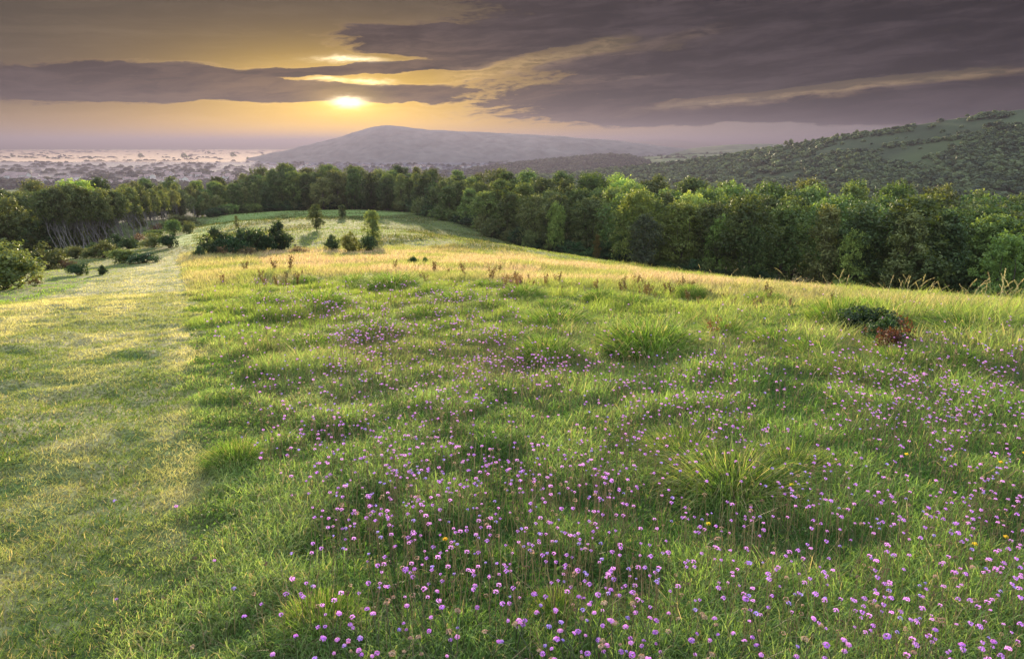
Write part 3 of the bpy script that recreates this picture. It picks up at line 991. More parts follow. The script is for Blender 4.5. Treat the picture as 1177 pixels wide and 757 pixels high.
# wooded ridge, hedges on the field hill
x, y, z, T, PX = HILL_PTS['wooded_ridge']
n = 1700; ri = rng.integers(2, 76, n); ci = rng.integers(0, x.shape[1], n)
w_ = 12 + 8 * rng.random(n); tn = rng.random((n, 1))
scatter('ridge_wood', x[ri, ci] + rng.normal(size=n) * 5, y[ri, ci] + rng.normal(size=n) * 5, z[ri, ci], w_, 9 + 7 * rng.random(n),
        np.array([0.028, 0.036, 0.02]) * (1 - tn) + np.array([0.06, 0.07, 0.03]) * tn)
x, y, z, T, PX = HILL_PTS['field_hill']
hx, hy, hz = [], [], []
for rowi in (20, 38, 55, 69):
    for ci_ in range(20, 240):
        if rng.random() < 0.55:
            hx.append(x[rowi, ci_]); hy.append(y[rowi, ci_] + 6 * math.sin(ci_ * 0.1)); hz.append(z[rowi, ci_] - 0.5)
hx, hy, hz = map(np.array, (hx, hy, hz)); n = len(hx)
scatter('hedgerows', hx, hy, hz, 6 + 9 * rng.random(n) ** 3, 3 + 9 * rng.random(n) ** 3, np.full((n, 3), (0.04, 0.05, 0.025)))
# tree belts of the valley town
n = 5200
pyy = 184 + 34 * rng.random(n) ** 0.8; pxx = -260 + 960 * rng.random(n)
a, b = ray(pxx, pyy); D_ = (80 + EYE) / -b; fx = a * D_
nn = fbm(fx * 0.004, D_ * 0.0045, 91, 4)
edge_y = np.interp(pxx, [-80, 30, 60, 200, 300, 450, 700], [197, 194, 189, 190, 186, 184, 183])
k_ = (pyy > edge_y - 1 + 7 * (vnoise(pxx * 0.03, 0 * pxx, 5) - 0.5)) & (nn < 0.53)
fx, D_ = fx[k_], D_[k_]; n = len(fx); tn = rng.random((n, 1))
w_ = 13 + 14 * rng.random(n) ** 2
scatter('valley_trees', fx, D_, np.full(n, -81.0), w_, w_ * (0.55 + 0.3 * rng.random(n)), np.array([0.03, 0.035, 0.025]) * (1 - tn) + np.array([0.06, 0.065, 0.04]) * tn)
# hedge lines out on the misty plain
hx, hy = [], []
for (x0, y0, x1, y1, dn_) in ((10, 181, 42, 183, .5), (60, 184, 130, 182, .6), (65, 176, 240, 175, .5), (230, 178, 340, 177, .8), (330, 183, 560, 181, .8), (350, 178, 520, 177, .7),
                              (450, 186, 640, 184, .9), (490, 180, 620, 178, .8), (0, 187, 60, 188, .5), (100, 187, 220, 186, .7), (215, 182, 250, 183, .9), (560, 189, 640, 187, .9)):
    for t in np.linspace(0, 1, int(abs(x1 - x0) * 1.1)):
        if rng.random() < dn_:
            aa, bb = ray(x0 + (x1 - x0) * t + rng.normal(), y0 + (y1 - y0) * t + rng.normal() * 0.35); DD = (80 + EYE) / -float(bb); hx.append(float(aa) * DD); hy.append(DD)
hx, hy = map(np.array, (hx, hy)); n = len(hx)
scatter('plain_hedges', hx, hy, np.full(n, -81.0), 18 + 22 * rng.random(n) ** 2, 8 + 12 * rng.random(n) ** 2, np.full((n, 3), (0.04, 0.045, 0.03)))
n = 1500
pyy = 172.3 + 13 * rng.random(n) ** 1.3; pxx = -250 + 880 * rng.random(n)
a, b = ray(pxx, pyy); D_ = (80 + EYE) / -b; fx = a * D_
k_ = fbm(pxx * 0.018, pyy * 0.75, 95, 4) < 0.455
fx, D_ = fx[k_], D_[k_]; n = len(fx)
scatter('copses', fx, D_, np.full(n, -81.0), D_ * (0.003 + 0.009 * rng.random(n) ** 1.5), 9 + 9 * rng.random(n) + D_ * 0.0006, np.full((n, 3), (0.05, 0.05, 0.04)))
LONE = [(14, 182, 4), (22, 182, 3), (30, 183, 3), (35, 183, 3), (55, 184, 4), (104, 185, 5), (162, 184, 7), (212, 185, 8), (268, 183, 7), (285, 185, 4), (303, 184, 6), (320, 184, 4), (380, 183, 5), (390, 175, 6), (240, 178, 4), (440, 184, 6)]
its = []
for k, (px, py, hp) in enumerate(LONE):
    aa, bb = ray(px, py); DD = (80 + EYE) / -float(bb)
    o = empty('valley_tree', (float(aa) * DD, DD, -80)); s = hp * DD / F / 11.0; o.scale = (s * 1.2, s * 1.2, s)
    obj('trunk', tm_, o); obj('crown', cmf, o)
    its.append((px, tag(o, 'x', 'tree', 'lone trees on the misty plain')))
number(its, '{} lone hazy tree from the left on the misty plain')


# town houses
def house_proto(seed, wd, dp, hh):
    r = random.Random(seed)
    w, d = wd / 2, dp / 2; rh = hh + dp * 0.35
    wv = [(-w, -d, 0), (w, -d, 0), (w, d, 0), (-w, d, 0), (-w, -d, hh), (w, -d, hh), (w, d, hh), (-w, d, hh), (-w, 0, rh - 0.1), (w, 0, rh - 0.1)]
    wm = mesh('wall', wv, [np.array([(0, 1, 5, 4), (2, 3, 7, 6)]), np.array([(1, 2, 6, 9, 5), (3, 0, 4, 8, 7)])], [M_stone])
    e = 0.5
    rv = [(-w - e, -d - e, hh - 0.3), (w + e, -d - e, hh - 0.3), (w + e, 0, rh), (-w - e, 0, rh), (w + e, d + e, hh - 0.3), (-w - e, d + e, hh - 0.3)]
    rv = rv + [(a, b, c + 0.3) for a, b, c in rv]
    rm = mesh('roof', rv, [np.array([(0, 1, 2, 3), (3, 2, 4, 5), (6, 7, 8, 9), (9, 8, 10, 11), (0, 1, 7, 6), (5, 4, 10, 11), (0, 3, 9, 6), (1, 2, 8, 7), (3, 5, 11, 9), (2, 4, 10, 8)])], [M_roof])
    return wm, rm


HP = [house_proto(1, 11, 8, 5.5), house_proto(2, 18, 8, 5.5), house_proto(3, 12, 10, 8), house_proto(4, 34, 12, 7)]


def house(px, py, k, rz, label, group, s=1.0):
    aa, bb = ray(px, py); DD = (80 + EYE) / -float(bb)
    o = empty('house', (float(aa) * DD, DD, -80.0)); o.rotation_euler = (0, 0, rz); o.scale = (s, s, s)
    obj('wall', HP[k][0], o); obj('roof', HP[k][1], o)
    return tag(o, label, 'house', group)


its = []
for k in range(120):
    if k < 55: px, py = 180 + 120 * rng.random(), 203 + 9 * rng.random()
    elif k < 85: px, py = 0 + 180 * rng.random(), 205 + 9 * rng.random()
    else: px, py = 300 + 330 * rng.random(), 192 + 4 * rng.random()
    its.append((px, house(px, py, int(rng.integers(0, 3)), rng.normal() * 0.5, 'x', 'houses of the valley town', 1.0 + 0.4 * rng.random())))
number([t for t in its if t[0] < 300], '{} small pale house from the left in the hazy left town')
number([t for t in its if t[0] >= 300], '{} small pale house from the left below the central hill')
for px, py, k, s, lab in ((648, 198, 3, 1.3, 'largest pale building of the village below the wooded ridge'), (638, 199, 2, 1.3, 'pale house left of the largest village building'), (655, 197.5, 2, 1.6, 'tall pale house right of the largest village building'),
                          (628, 199, 1, 1.2, 'low pale house at the left end of the village below the ridge'), (664, 199.5, 1, 1.2, 'low pale house at the right end of the village below the ridge'),
                          (20, 207, 3, 1.6, 'long pale roofed building at the left edge of the valley'), (36, 204.5, 3, 1.0, 'long pale building right of the leftmost valley building')):
    house(px, py, k, rng.normal() * 0.3, lab, None, s)
print('far done')

# ------------------------------------------------------------------ grass
def blades(root, h, w, col, lean, bend, r, segs=2):
    """root (n,3); lean (n,2) horizontal offset of the tip as a share of height"""
    n = len(root); th = r.random(n) * 6.283
    sd = np.c_[np.cos(th), np.sin(th), np.zeros(n)] * (w / 2)[:, None]
    tip = np.c_[lean * h[:, None], h * (1 - 0.3 * bend)]
    if segs == 1:
        v = np.stack([root - sd, root + sd, root + tip], 1)
        f = np.arange(3 * n).reshape(n, 3); return v.reshape(-1, 3), [f], np.repeat(col, 3, 0)
    mid = np.c_[lean * (h * 0.30)[:, None], h * 0.55]
    m = root + mid
    if segs == 2:
        v = np.stack([root - sd, root + sd, m - sd * 0.8, m + sd * 0.8, root + tip], 1).reshape(-1, 3)
        b = np.arange(n)[:, None] * 5
        return v, [np.concatenate([b + np.array([[0, 1, 3, 2]])]), b + np.array([[2, 3, 4]])], np.repeat(col, 5, 0)
    # three segments, tips bending over
    m2 = root + np.c_[lean * (h * 0.75)[:, None], h * (0.90 - 0.10 * bend)]
    t3 = root + np.c_[lean * (h * 1.35)[:, None], h * (0.98 - 0.55 * bend)]
    v = np.stack([root - sd, root + sd, m - sd * 0.9, m + sd * 0.9, m2 - sd * 0.6, m2 + sd * 0.6, t3], 1).reshape(-1, 3)
    b = np.arange(n)[:, None] * 7
    return v, [np.concatenate([b + np.array([[0, 1, 3, 2]]), b + np.array([[2, 3, 5, 4]])]), b + np.array([[4, 5, 6]])], np.repeat(col, 7, 0)


GREEN_A = np.array([0.056, 0.140, 0.036]); GREEN_B = np.array([0.180, 0.285, 0.088]); STRAWC = np.array([0.46, 0.375, 0.25]); PINKC = np.array([0.50, 0.345, 0.31])
r = np.random.default_rng(99)
NB = 1780000
half = math.radians(54)
e = 0.32
rad = (0.7 ** e + r.random(NB) * (215 ** e - 0.7 ** e)) ** (1 / e)
th = (r.random(NB) * 2 - 1) * half
th[:260000] = -r.random(260000) * half * 0.97; rad[:260000] = (1.2 ** 0.75 + r.random(260000) * (26 ** 0.75 - 1.2 ** 0.75)) ** (1 / 0.75)
bx, by = rad * np.sin(th), rad * np.cos(th)
bz = H(bx, by)
px, py = proj(bx, by, bz)
P = worn(px, py, bx, by); St = mask(px, py, STRAW, 10, 5); Pk = mask(px, py, PINK, 8, 15); G = mask(px, py, STRIP, 4, 9)
# keep off the wood floor
eD = np.interp(px, E_[:, 0], E_[:, 2])
ok = by < eD + 3
n_low = fbm(bx * 0.35, by * 0.35, 101, 3); n_hi = sm(0.3, 0.7, fbm(bx * 2.2, by * 2.2, 107, 3)); n_tex = fbm(bx * 9, by * 9, 113, 2)
tus = sm(0.56, 0.72, fbm(bx * 0.9, by * 0.9, 121, 2))
wid = 0.0035 * np.maximum(1, rad / 3.2) ** 0.72 * (0.6 + 0.8 * r.random(NB))
hgt = (0.050 + 0.075 * n_hi * (0.6 + 0.8 * n_tex) + 0.13 * tus * sm(3, 10, rad)) * (0.55 + 0.9 * r.random(NB))
dpx = px - np.interp(py, [284, 300, 380, 430, 480, 540, 600, 680, 800], [218, 212, 216, 226, 236, 226, 214, 205, 170])
hgt = hgt * np.interp(dpx / np.interp(py, [290, 400, 757], [12, 60, 230]) + 0.5 * (n_hi - 0.5), [-0.1, 1], [0.32, 1.0])
hgt = hgt * (1 - P) + P * (0.018 + 0.026 * r.random(NB) ** 2 + 0.010 * n_hi) * np.interp(rad, [2, 20], [1, 1.5])
wid = wid * (1 + 0.3 * P)
lush = mask(px, py, [(1050, 362), (1400, 372), (1400, 436), (1060, 424), (900, 392), (930, 362)], 8, 45)
hgt = hgt * (1 + 1.3 * lush * (1 - P))
hgt = hgt * (1 - St) + St * (0.16 + 0.22 * r.random(NB))
far_ = sm(50, 110, rad)
hgt = hgt * (1 - far_ * 0.2)
dryness = sm(0.45, 0.72, n_low * 0.55 + n_tex * 0.2 + r.random(NB) * 0.28)
base = GREEN_A[None] * (1 - n_hi[:, None]) + GREEN_B[None] * n_hi[:, None]
yell = sm(6.5, 16, rad)[:, None] * (1 - 0.55 * sm(62, 105, rad))[:, None]  # golden sunlit look of the midfield tips, put into the blade colour
base = base * (1 - 0.5 * yell) + np.array([0.28, 0.30, 0.07]) * 0.5 * yell
col = base * (1 - 0.24 * dryness[:, None]) + STRAWC * 0.24 * dryness[:, None]
# worn path: dry straw with greener worn ruts
rut = np.exp(-((px - np.interp(py, [285, 300, 340, 400, 470, 540, 620, 757], [214, 196, 182, 178, 155, 140, 125, 70])) / np.interp(py, [285, 400, 757], [5, 22, 70])) ** 2)
rut = np.maximum(rut, 0.8 * np.exp(-((px - np.interp(py, [300, 400, 500, 600, 757], [150, 60, 0, -60, -120])) / np.interp(py, [285, 400, 757], [5, 30, 90])) ** 2))
pn = fbm(bx * 1.6, by * 0.8, 131, 4)
pdry = np.clip(sm(0.36, 0.58, pn) * (1 - 0.9 * rut) * (0.72 + 0.28 * np.exp(-((dpx / np.interp(py, [290, 757], [3, 70])) + 0.6) ** 2)) + 0.15 * n_tex + 0.35 * sm(430, 330, py), 0, 1) * np.interp(py, [300, 420, 600, 757], [1.1, 1.0, 0.72, 0.60])
pcol = np.array([0.080, 0.135, 0.032]) * (1 - pdry[:, None]) + np.array([0.42, 0.38, 0.23]) * pdry[:, None]
col = col * (1 - P[:, None]) + pcol * P[:, None]
sc_ = STRAWC * 0.85 * (1 - Pk[:, None]) + PINKC * Pk[:, None]
sf = (St * (0.35 + 0.65 * (r.random(NB) < 0.75)))[:, None] * (0.28 + 0.72 * sm(0.40, 0.55, n_low * 0.6 + 0.4 * fbm(bx * 0.5, by * 0.25, 191, 3)))[:, None]
col = col * (1 - sf) + sc_ * sf
col = col * (1 - 0.7 * G[:, None]) + np.array([0.17, 0.25, 0.06]) * 0.7 * G[:, None]
mot = sm(0.46, 0.60, fbm(bx * 0.16, by * 0.07, 181, 4)) * sm(48, 70, rad)
rough_ = np.array([0.075, 0.080, 0.030]) * (0.8 + 0.4 * r.random((NB, 1)))
col = col * (1 - 0.75 * mot[:, None]) + rough_ * 0.75 * mot[:, None]
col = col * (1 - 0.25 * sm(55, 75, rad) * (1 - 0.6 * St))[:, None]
hgt = hgt * (1 + 0.8 * mot)
# fresh green verge left of the path
vg = mask(px, py, [(-200, 322), (60, 318), (110, 318), (95, 328), (40, 344), (-200, 372)], 5, 25)[:, None]
col = col * (1 - vg) + np.array([0.16, 0.26, 0.05]) * vg
near_ = sm(9, 3, rad)[:, None] * (1 - P[:, None] * 0.5)
col = col * (1 - 0.05 * near_)
col = col * (0.5 + 1.0 * r.random((NB, 1)))
dead = r.random(NB) < 0.06 + 0.10 * sm(0.45, 0.7, n_low)
col[dead] = np.array([0.36, 0.29, 0.19]) * (0.45 + 0.9 * r.random((dead.sum(), 1)))
lean = r.normal(size=(NB, 2)) * 0.42 + np.array([0.10, -0.12])
lean[P > 0.5] *= 1.6
bend = r.random(NB) ** 2
root = np.c_[bx, by, bz - 0.006]


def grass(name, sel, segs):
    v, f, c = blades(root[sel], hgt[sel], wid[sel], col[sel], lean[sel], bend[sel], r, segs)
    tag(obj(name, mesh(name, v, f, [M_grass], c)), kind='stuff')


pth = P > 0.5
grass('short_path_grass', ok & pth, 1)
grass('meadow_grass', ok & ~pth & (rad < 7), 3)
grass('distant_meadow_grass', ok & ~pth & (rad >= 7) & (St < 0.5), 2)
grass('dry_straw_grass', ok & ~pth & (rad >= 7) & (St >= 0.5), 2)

# low broad leaves between the near blades
n = 90000
rad2 = (1.2 ** 0.6 + r.random(n) * (16 ** 0.6 - 1.2 ** 0.6)) ** (1 / 0.6); th = (r.random(n) * 2 - 1) * half
lx, ly = rad2 * np.sin(th), rad2 * np.cos(th); lz = H(lx, ly); px2, py2 = proj(lx, ly, lz)
k_ = (mask(px2, py2, PATH, 7, 1) < 0.5) & (fbm(lx * 1.5, ly * 1.5, 141, 2) > 0.42)
lx, ly, lz, rad2 = lx[k_], ly[k_], lz[k_], rad2[k_]; n = len(lx)
nr_ = r.normal(size=(n, 3)) * 0.5; nr_[:, 2] += 1
v, f = leafquads(np.c_[lx, ly, lz + 0.02 + 0.07 * r.random(n)], nr_, (0.008 + 0.012 * r.random(n)) * np.maximum(1, rad2 / 4) ** 0.6, r, 0.45)
c = np.array([0.065, 0.115, 0.030]) * (0.6 + 1.0 * r.random((n, 1)))
tag(obj('herb_leaves', mesh('herb_leaves', v, [f], [M_grass], np.repeat(c, 4, 0))), kind='stuff')


# ------------------------------------------------------------------ tussocks
def tussock_mesh(seed, n, R_, hh, w, cols, arch=0.8, mat=None):
    rr2 = np.random.default_rng(seed)
    q = np.sqrt(rr2.random(n)); a = rr2.random(n) * 6.283
    root_ = np.c_[q * np.cos(a) * R_, q * np.sin(a) * R_, -0.03 - 0.02 * q]
    h_ = hh * (1 - 0.45 * q ** 2) * (0.5 + 0.65 * rr2.random(n))
    lean_ = np.c_[np.cos(a), np.sin(a)] * (q * arch + 0.10)[:, None] + rr2.normal(size=(n, 2)) * 0.35
    c = np.array(cols[0]) * (1 - rr2.random((n, 1))) + np.array(cols[1]) * rr2.random((n, 1))
    dd = rr2.random(n) < 0.16; c[dd] = (0.38, 0.33, 0.17)
    v, f, cc = blades(root_, h_, np.full(n, w) * (0.6 + 0.8 * rr2.random(n)), c, lean_, rr2.random(n), rr2, 3)
    return mesh('tussock', v, f, [mat or M_grass], cc)


TG = [(0.050, 0.120, 0.022), (0.200, 0.290, 0.060)]
TUS = [  # px, base y, top y, width px, seed, label
    (745, 413, 380, 110, 'largest midfield grass tussock, lush green, in front of the purple flowers'),
    (638, 383, 361, 84, 'broad green grass tussock midfield, left of the largest one'),
    (600, 350, 336, 52, 'green tussock below the brown dock stalks, centre right'),
    (563, 361, 349, 46, 'low green tussock in front and left of the dock stalks'),
    (496, 347, 333, 40, 'round green tussock midfield with a dark heart'),
    (490, 371, 356, 52, 'flat yellow-green tussock in front of the round dark-hearted one'),
    (452, 340, 320, 60, 'wide dark green tussock at the edge of the straw grass'),
    (408, 334, 318, 42, 'dark green tussock beside the widest straw-edge one'),
    (690, 353, 339, 42, 'small green tussock left of a twin beneath the pink grass'),
    (728, 357, 343, 44, 'small green tussock, right twin beneath the pink grass'),
    (793, 345, 331, 36, 'small olive tussock at the foot of the pink grass'),
    (300, 360, 343, 60, 'low green tussock among mauve flowers near the path'),
    (430, 392, 376, 70, 'low wide tussock among the mauve flowers, centre left'),
    (835, 392, 372, 62, 'dark green tussock under the tall dark red dock'),
    (965, 388, 352, 70, 'tall green tussock left of the red-leaved bush'),
    (1120, 398, 372, 120, 'long-bladed lush grass clump right of the red-leaved bush'),
    (1000, 383, 350, 60, 'dark green grass clump directly behind the red-leaved bush'),
    (560, 336, 324, 40, 'olive tussock in the straw grass beside brown stalks'),
    (350, 326, 316, 30, 'small olive tussock in the straw grass left of centre'),
    (880, 352, 337, 44, 'dark olive tussock in the pink grass on the right'),
    (520, 320, 311, 26, 'small dark tussock far back in the straw grass'),
    (270, 545, 515, 60, 'small bright tuft of grass by the path, left foreground'),
    (640, 720, 690, 60, 'small bright tuft of grass at the bottom centre'),
    (370, 745, 700, 80, 'yellow-green grass tuft at the bottom left of the flowers'),
]
tprot = [tussock_mesh(400 + k, 2600, 0.48, 0.40, 0.0085, TG, 1.05) for k in range(4)]
for k, (px_, by_, ty_, w_, lab) in enumerate(TUS):
    x, D = (float(v[0]) for v in hit(px_, by_ - (by_ - ty_) * 0.3)); z = float(H(x, D)); d3_ = math.hypot(D, z - EYE)
    o = obj('grass_tussock', tprot[k % 4], None, (x, D, z))
    sw = w_ * d3_ / F / 1.15; sh = (by_ - ty_) * d3_ / F / 0.36 * 1.1
    o.scale = (sw, sw, sh); o.rotation_euler = (0, 0, k * 1.7)
    tag(o, lab, 'grass tussock', 'grass tussocks in the meadow')
rt = np.random.default_rng(77); its = []
for k in range(46):
    px_ = 250 + 880 * rt.random(); by_ = float(np.interp(px_, [250, 600, 1150], [335, 352, 385])) + 62 * rt.random() ** 1.4
    if any(abs(px_ - t_[0]) < t_[3] * 0.6 and abs(by_ - t_[1]) < 16 for t_ in TUS): continue
    x, D = (float(v[0]) for v in hit(px_, by_)); z = float(H(x, D)); d3_ = math.hypot(D, z - EYE)
    o = obj('grass_tussock', tprot[k % 4], None, (x, D, z - 0.02)); sw = (0.35 + 0.45 * rt.random()) * (1 + (d3_ > 14) * 0.6)
    o.scale = (sw, sw, sw * (0.7 + 0.4 * rt.random())); o.rotation_euler = (0, 0, k * 2.3)
    its.append((px_, tag(o, 'x', 'grass tussock', 'small tufts in the midfield')))
number(its, '{} small low tuft of lush grass from the left in the midfield')
# the great foreground tussock with long arching blades
for px_, by_, sw, sh, seed, lab in ((840, 566, 0.78, 0.85, 451, 'large tussock of long arching blades, right foreground among purple flowers'),
                                    (905, 545, 0.55, 0.7, 452, 'arching grass clump behind the large foreground tussock'),
                                    (785, 528, 0.6, 0.7, 453, 'arching yellow-green clump left behind the large foreground tussock')):
    x, D = (float(v[0]) for v in hit(px_, by_)); z = float(H(x, D))
    me = tussock_mesh(seed, 2300, 0.36, 0.38, 0.0068, [(0.06, 0.125, 0.025), (0.21, 0.28, 0.07)], 1.35)
    o = obj('grass_tussock', me, None, (x, D, z)); o.scale = (sw, sw, sh)
    tag(o, lab, 'grass tussock', 'grass tussocks in the meadow')

# red-leaved bush and the dark red docks
bush('red', 1026, 408, 361, 60, 'red-leaved bush at the right of the meadow', cat='bush', name='red_leaved_bush')
bush('dark', 1018, 398, 366, 54, 'dark green bush with red leaves beside it, right meadow')
bush('dark', 1000, 384, 346, 96, 'broad green bramble behind the red-leaved bush')


def dock_proto(seed, hh, cols, n=260):
    r_ = np.random.default_rng(seed); parts = []; cs = []
    for k in range(3):
        a = r_.random() * 6.28; top = np.array([math.cos(a) * 0.18 * hh, math.sin(a) * 0.18 * hh, hh * (0.7 + 0.3 * r_.random())])
        p = limb_path((0, 0, -0.05), top, r_, 0.04, 5); parts.append(tube(p, np.linspace(0.008, 0.003, 5), 4))
        t = 0.35 + 0.65 * r_.random((n // 3, 1)); cs.append(top * t + r_.normal(size=(n // 3, 3)) * hh * 0.05)
    tv, tq = join(parts)
    st = mesh('stalk', tv, [tq], [M_stem], np.full((len(tv), 3), (0.10, 0.045, 0.03)), True)
    c = np.concatenate(cs); m = len(c)
    v, f = leafquads(c, r_.normal(size=(m, 3)), 0.018 + 0.022 * r_.random(m), r_, 0.6)
    t = r_.random((m, 1)); cc = np.array(cols[0]) * (1 - t) + np.array(cols[1]) * t
    return st, mesh('seed_cluster', v, [f], [M_tree], np.repeat(cc, 4, 0))


DP = [dock_proto(500 + k, 0.9, BR) for k in range(4)]; DR = [dock_proto(510 + k, 0.9, RED, 200) for k in range(2)]


def dock(px, by, hp, k, label, group, red=False):
    x, D = (float(v[0]) for v in hit(px, by)); z = float(H(x, D)); s = hp * math.hypot(D, z) / F / 0.9
    st, cl = (DR if red else DP)[k % (2 if red else 4)]
    o = empty('dock_plant', (x, D, z)); o.scale = (s, s, s); o.rotation_euler = (0, 0, rng.random() * 6)
    obj('stalk', st, o); obj('seed_cluster', cl, o)
    return tag(o, label, 'dock plant', group)


dock(818, 393, 34, 0, 'tall dark red dock standing in the dark green tussock', None, True)
dock(836, 388, 20, 1, 'shorter dark red dock right of the tall one', None, True)
dock(846, 384, 18, 0, 'dark red dock at the right side of the dark tussock', None, True)
dock(996, 396, 28, 1, 'dark red dock left of the red-leaved bush', None, True)
dock(256, 326, 16, 1, 'single dark dock in the golden grass near the path', None, True)
dock(283, 316, 17, 2, 'branched brown dock right of the single dark one', None)
its = []
for k in range(90):
    t = rng.random()
    if k < 44: px_ = 560 + 260 * rng.random(); by_ = np.interp(px_, [560, 820], [330, 343]) + rng.normal() * 4
    elif k < 66: px_ = 820 + 330 * rng.random(); by_ = np.interp(px_, [820, 1150], [344, 368]) + rng.normal() * 4
    else: px_ = 300 + 280 * rng.random(); by_ = 318 + rng.random() * 12
    its.append((px_, dock(px_, by_ + rng.normal() * 2, 9 + 14 * rng.random() ** 1.5, k, 'x', 'brown docks in the dry grass')))
number(its, '{} small brown seeding dock from the left in the dry grass')


# tall seeding grasses on the crest
def seedgrass(seed):
    r_ = np.random.default_rng(seed); hh = 0.95
    a = r_.random() * 6.28; lx_ = 0.25 + 0.25 * r_.random()
    t = np.linspace(0, 1, 8)[:, None]
    p = np.c_[np.cos(a) * lx_ * t ** 2.5, np.sin(a) * lx_ * t ** 2.5, hh * (t - 0.12 * t ** 4)]
    tv, tq = tube(p, np.linspace(0.0028, 0.0016, 8), 4)
    st = mesh('stalk', tv, [tq], [M_stem], np.full((len(tv), 3), (0.35, 0.32, 0.14)), True)
    m = 90; s = 0.74 + 0.26 * r_.random(m)
    c = np.array([np.interp(s, t[:, 0], p[:, i]) for i in range(3)]).T + r_.normal(size=(m, 3)) * 0.006
    v, f = leafquads(c, r_.normal(size=(m, 3)), 0.005 + 0.006 * r_.random(m), r_, 0.3)
    return st, mesh('seed_head', v, [f], [M_tree], np.full((len(v), 3), (0.50, 0.43, 0.27)))


SG = [seedgrass(600 + k) for k in range(6)]
for k in range(190):
    px_ = 880 + 297 * (rng.random() ** 0.75) if k < 140 else 780 + 150 * rng.random()
    y0 = float(np.interp(px_, [780, 900, 1000, 1177], [326, 336, 347, 362]))
    x, D = (float(v[0]) for v in hit(px_, y0 + 2 + rng.random() * 5)); D = min(D, 34); x = float(ray(px_, y0)[0]) * D
    z = float(H(x, D)); s = (0.45 + 0.62 * rng.random() ** 1.5) * (1.0 if k < 110 else 0.8)
    o = empty('seeding_grass', (x, D, z)); o.scale = (s, s, s); o.rotation_euler = (0, 0, rng.random() * 6)
    obj('stalk', SG[k % 6][0], o); obj('seed_head', SG[k % 6][1], o)
    tag(o, 'tall seeding grass stem bending over the crest against the dark wood', 'grass stem', 'seeding grasses along the crest')


# ------------------------------------------------------------------ flowers
def head_mesh(seed, rad_, cols, n=46):
    r_ = np.random.default_rng(seed)
    d = r_.normal(size=(n, 3)); d /= np.linalg.norm(d, axis=1, keepdims=True); d[:, 2] = abs(d[:, 2]) * 1.1 - 0.25
    v, f = leafquads(d * rad_ * np.array([1, 1, 0.75]) * (0.8 + 0.25 * r_.random((n, 1))), d + r_.normal(size=(n, 3)) * 0.35, np.full(n, rad_ * 0.36), r_, 0.75, 0.2)
    t = r_.random((n, 1)); c = np.array(cols[0]) * (1 - t) + np.array(cols[1]) * t
    return v, f, np.repeat(c, 4, 0)


def flower_proto(seed, cols, hh, rad_, centre):
    r_ = np.random.default_rng(seed)
    t = np.linspace(0, 1, 5)[:, None]; b = r_.normal(size=2) * 0.06
    p = np.c_[b[0] * t ** 2, b[1] * t ** 2, hh * t - 0.02]
    tv, tq = tube(p, np.linspace(0.0017, 0.0012, 5), 4)
    k = 3; lc = np.array([p[1] * 0.7 + r_.normal(size=3) * 0.006 for _ in range(k)])
    lv, lf = leafquads(lc, r_.normal(size=(k, 3)) * 0.6, np.full(k, 0.018), r_, 0.25)
    v = np.r_[tv, lv]; f = np.r_[tq, lf + len(tv)]
    st = mesh('stem', v, [f], [M_stem], np.full((len(v), 3), (0.055, 0.065, 0.03)), False)
    v, f, c = head_mesh(seed, rad_, cols)
    if centre:
        v2, f2, c2 = head_mesh(seed + 9, rad_ * 0.55, [centre, centre], 12); v2[:, 2] -= rad_ * 0.35
        f = np.r_[f, f2 + len(v)]; v = np.r_[v, v2]; c = np.r_[c, c2]
    hd = mesh('flower_head', v + p[-1], [f], [M_petal], c)
    return st, hd


PUR = [(0.42, 0.14, 0.56), (0.74, 0.34, 0.78)]; PNK = [(0.60, 0.22, 0.58), (0.84, 0.44, 0.80)]; VIO = [(0.30, 0.18, 0.55), (0.55, 0.37, 0.78)]
BEI = [(0.30, 0.20, 0.12), (0.50, 0.36, 0.24)]; YEL = [(0.80, 0.55, 0.02), (0.85, 0.65, 0.05)]
fl = {'purple': [flower_proto(700 + k, PUR, 0.26 + 0.05 * k, 0.0090, (0.16, 0.12, 0.10)) for k in range(3)],
      'pink': [flower_proto(710 + k, PNK, 0.27 + 0.05 * k, 0.0090, None) for k in range(2)],
      'violet': [flower_proto(720 + k, VIO, 0.24 + 0.05 * k, 0.0080, (0.12, 0.09, 0.10)) for k in range(2)],
      'faded': [flower_proto(730 + k, BEI, 0.25 + 0.05 * k, 0.0090, None) for k in range(2)],
      'yellow': [flower_proto(740, YEL, 0.20, 0.011, None)]}
FLAB = {'purple': ('scabious_flower', 'purple scabious head on a thin stem in the meadow grass', 'flower'),
        'pink': ('scabious_flower', 'pink-mauve scabious head, fully open, in the meadow grass', 'flower'),
        'violet': ('scabious_flower', 'small violet-blue scabious head in the meadow grass', 'flower'),
        'faded': ('seed_head_flower', 'faded beige scabious head gone over in the grass', 'flower'),
        'yellow': ('yellow_flower', 'small yellow hawkbit flower among purple scabious', 'flower')}
r = np.random.default_rng(1234)
n = 34000
fpx = 190 + (1230 - 190) * r.random(n); fpy = 322 + (800 - 322) * r.random(n)
w = np.interp(fpy, [322, 345, 400, 480, 560, 640, 700, 800], [0.25, 0.95, 0.95, 0.60, 0.42, 0.26, 0.17, 0.13])
w *= np.clip((fpx - np.interp(fpy, [330, 400, 480, 560, 640, 757], [225, 240, 250, 290, 290, 270])) / np.interp(fpy, [330, 480, 757], [20, 110, 260]), 0.0, 1)
w *= np.interp(fpy, [322, 420, 440, 800], [1, 1, 1, 1]) * np.where((fpy < 425) & (fpx > 600), np.clip((fpy - 372) / 50, 0.10, 1), 1)
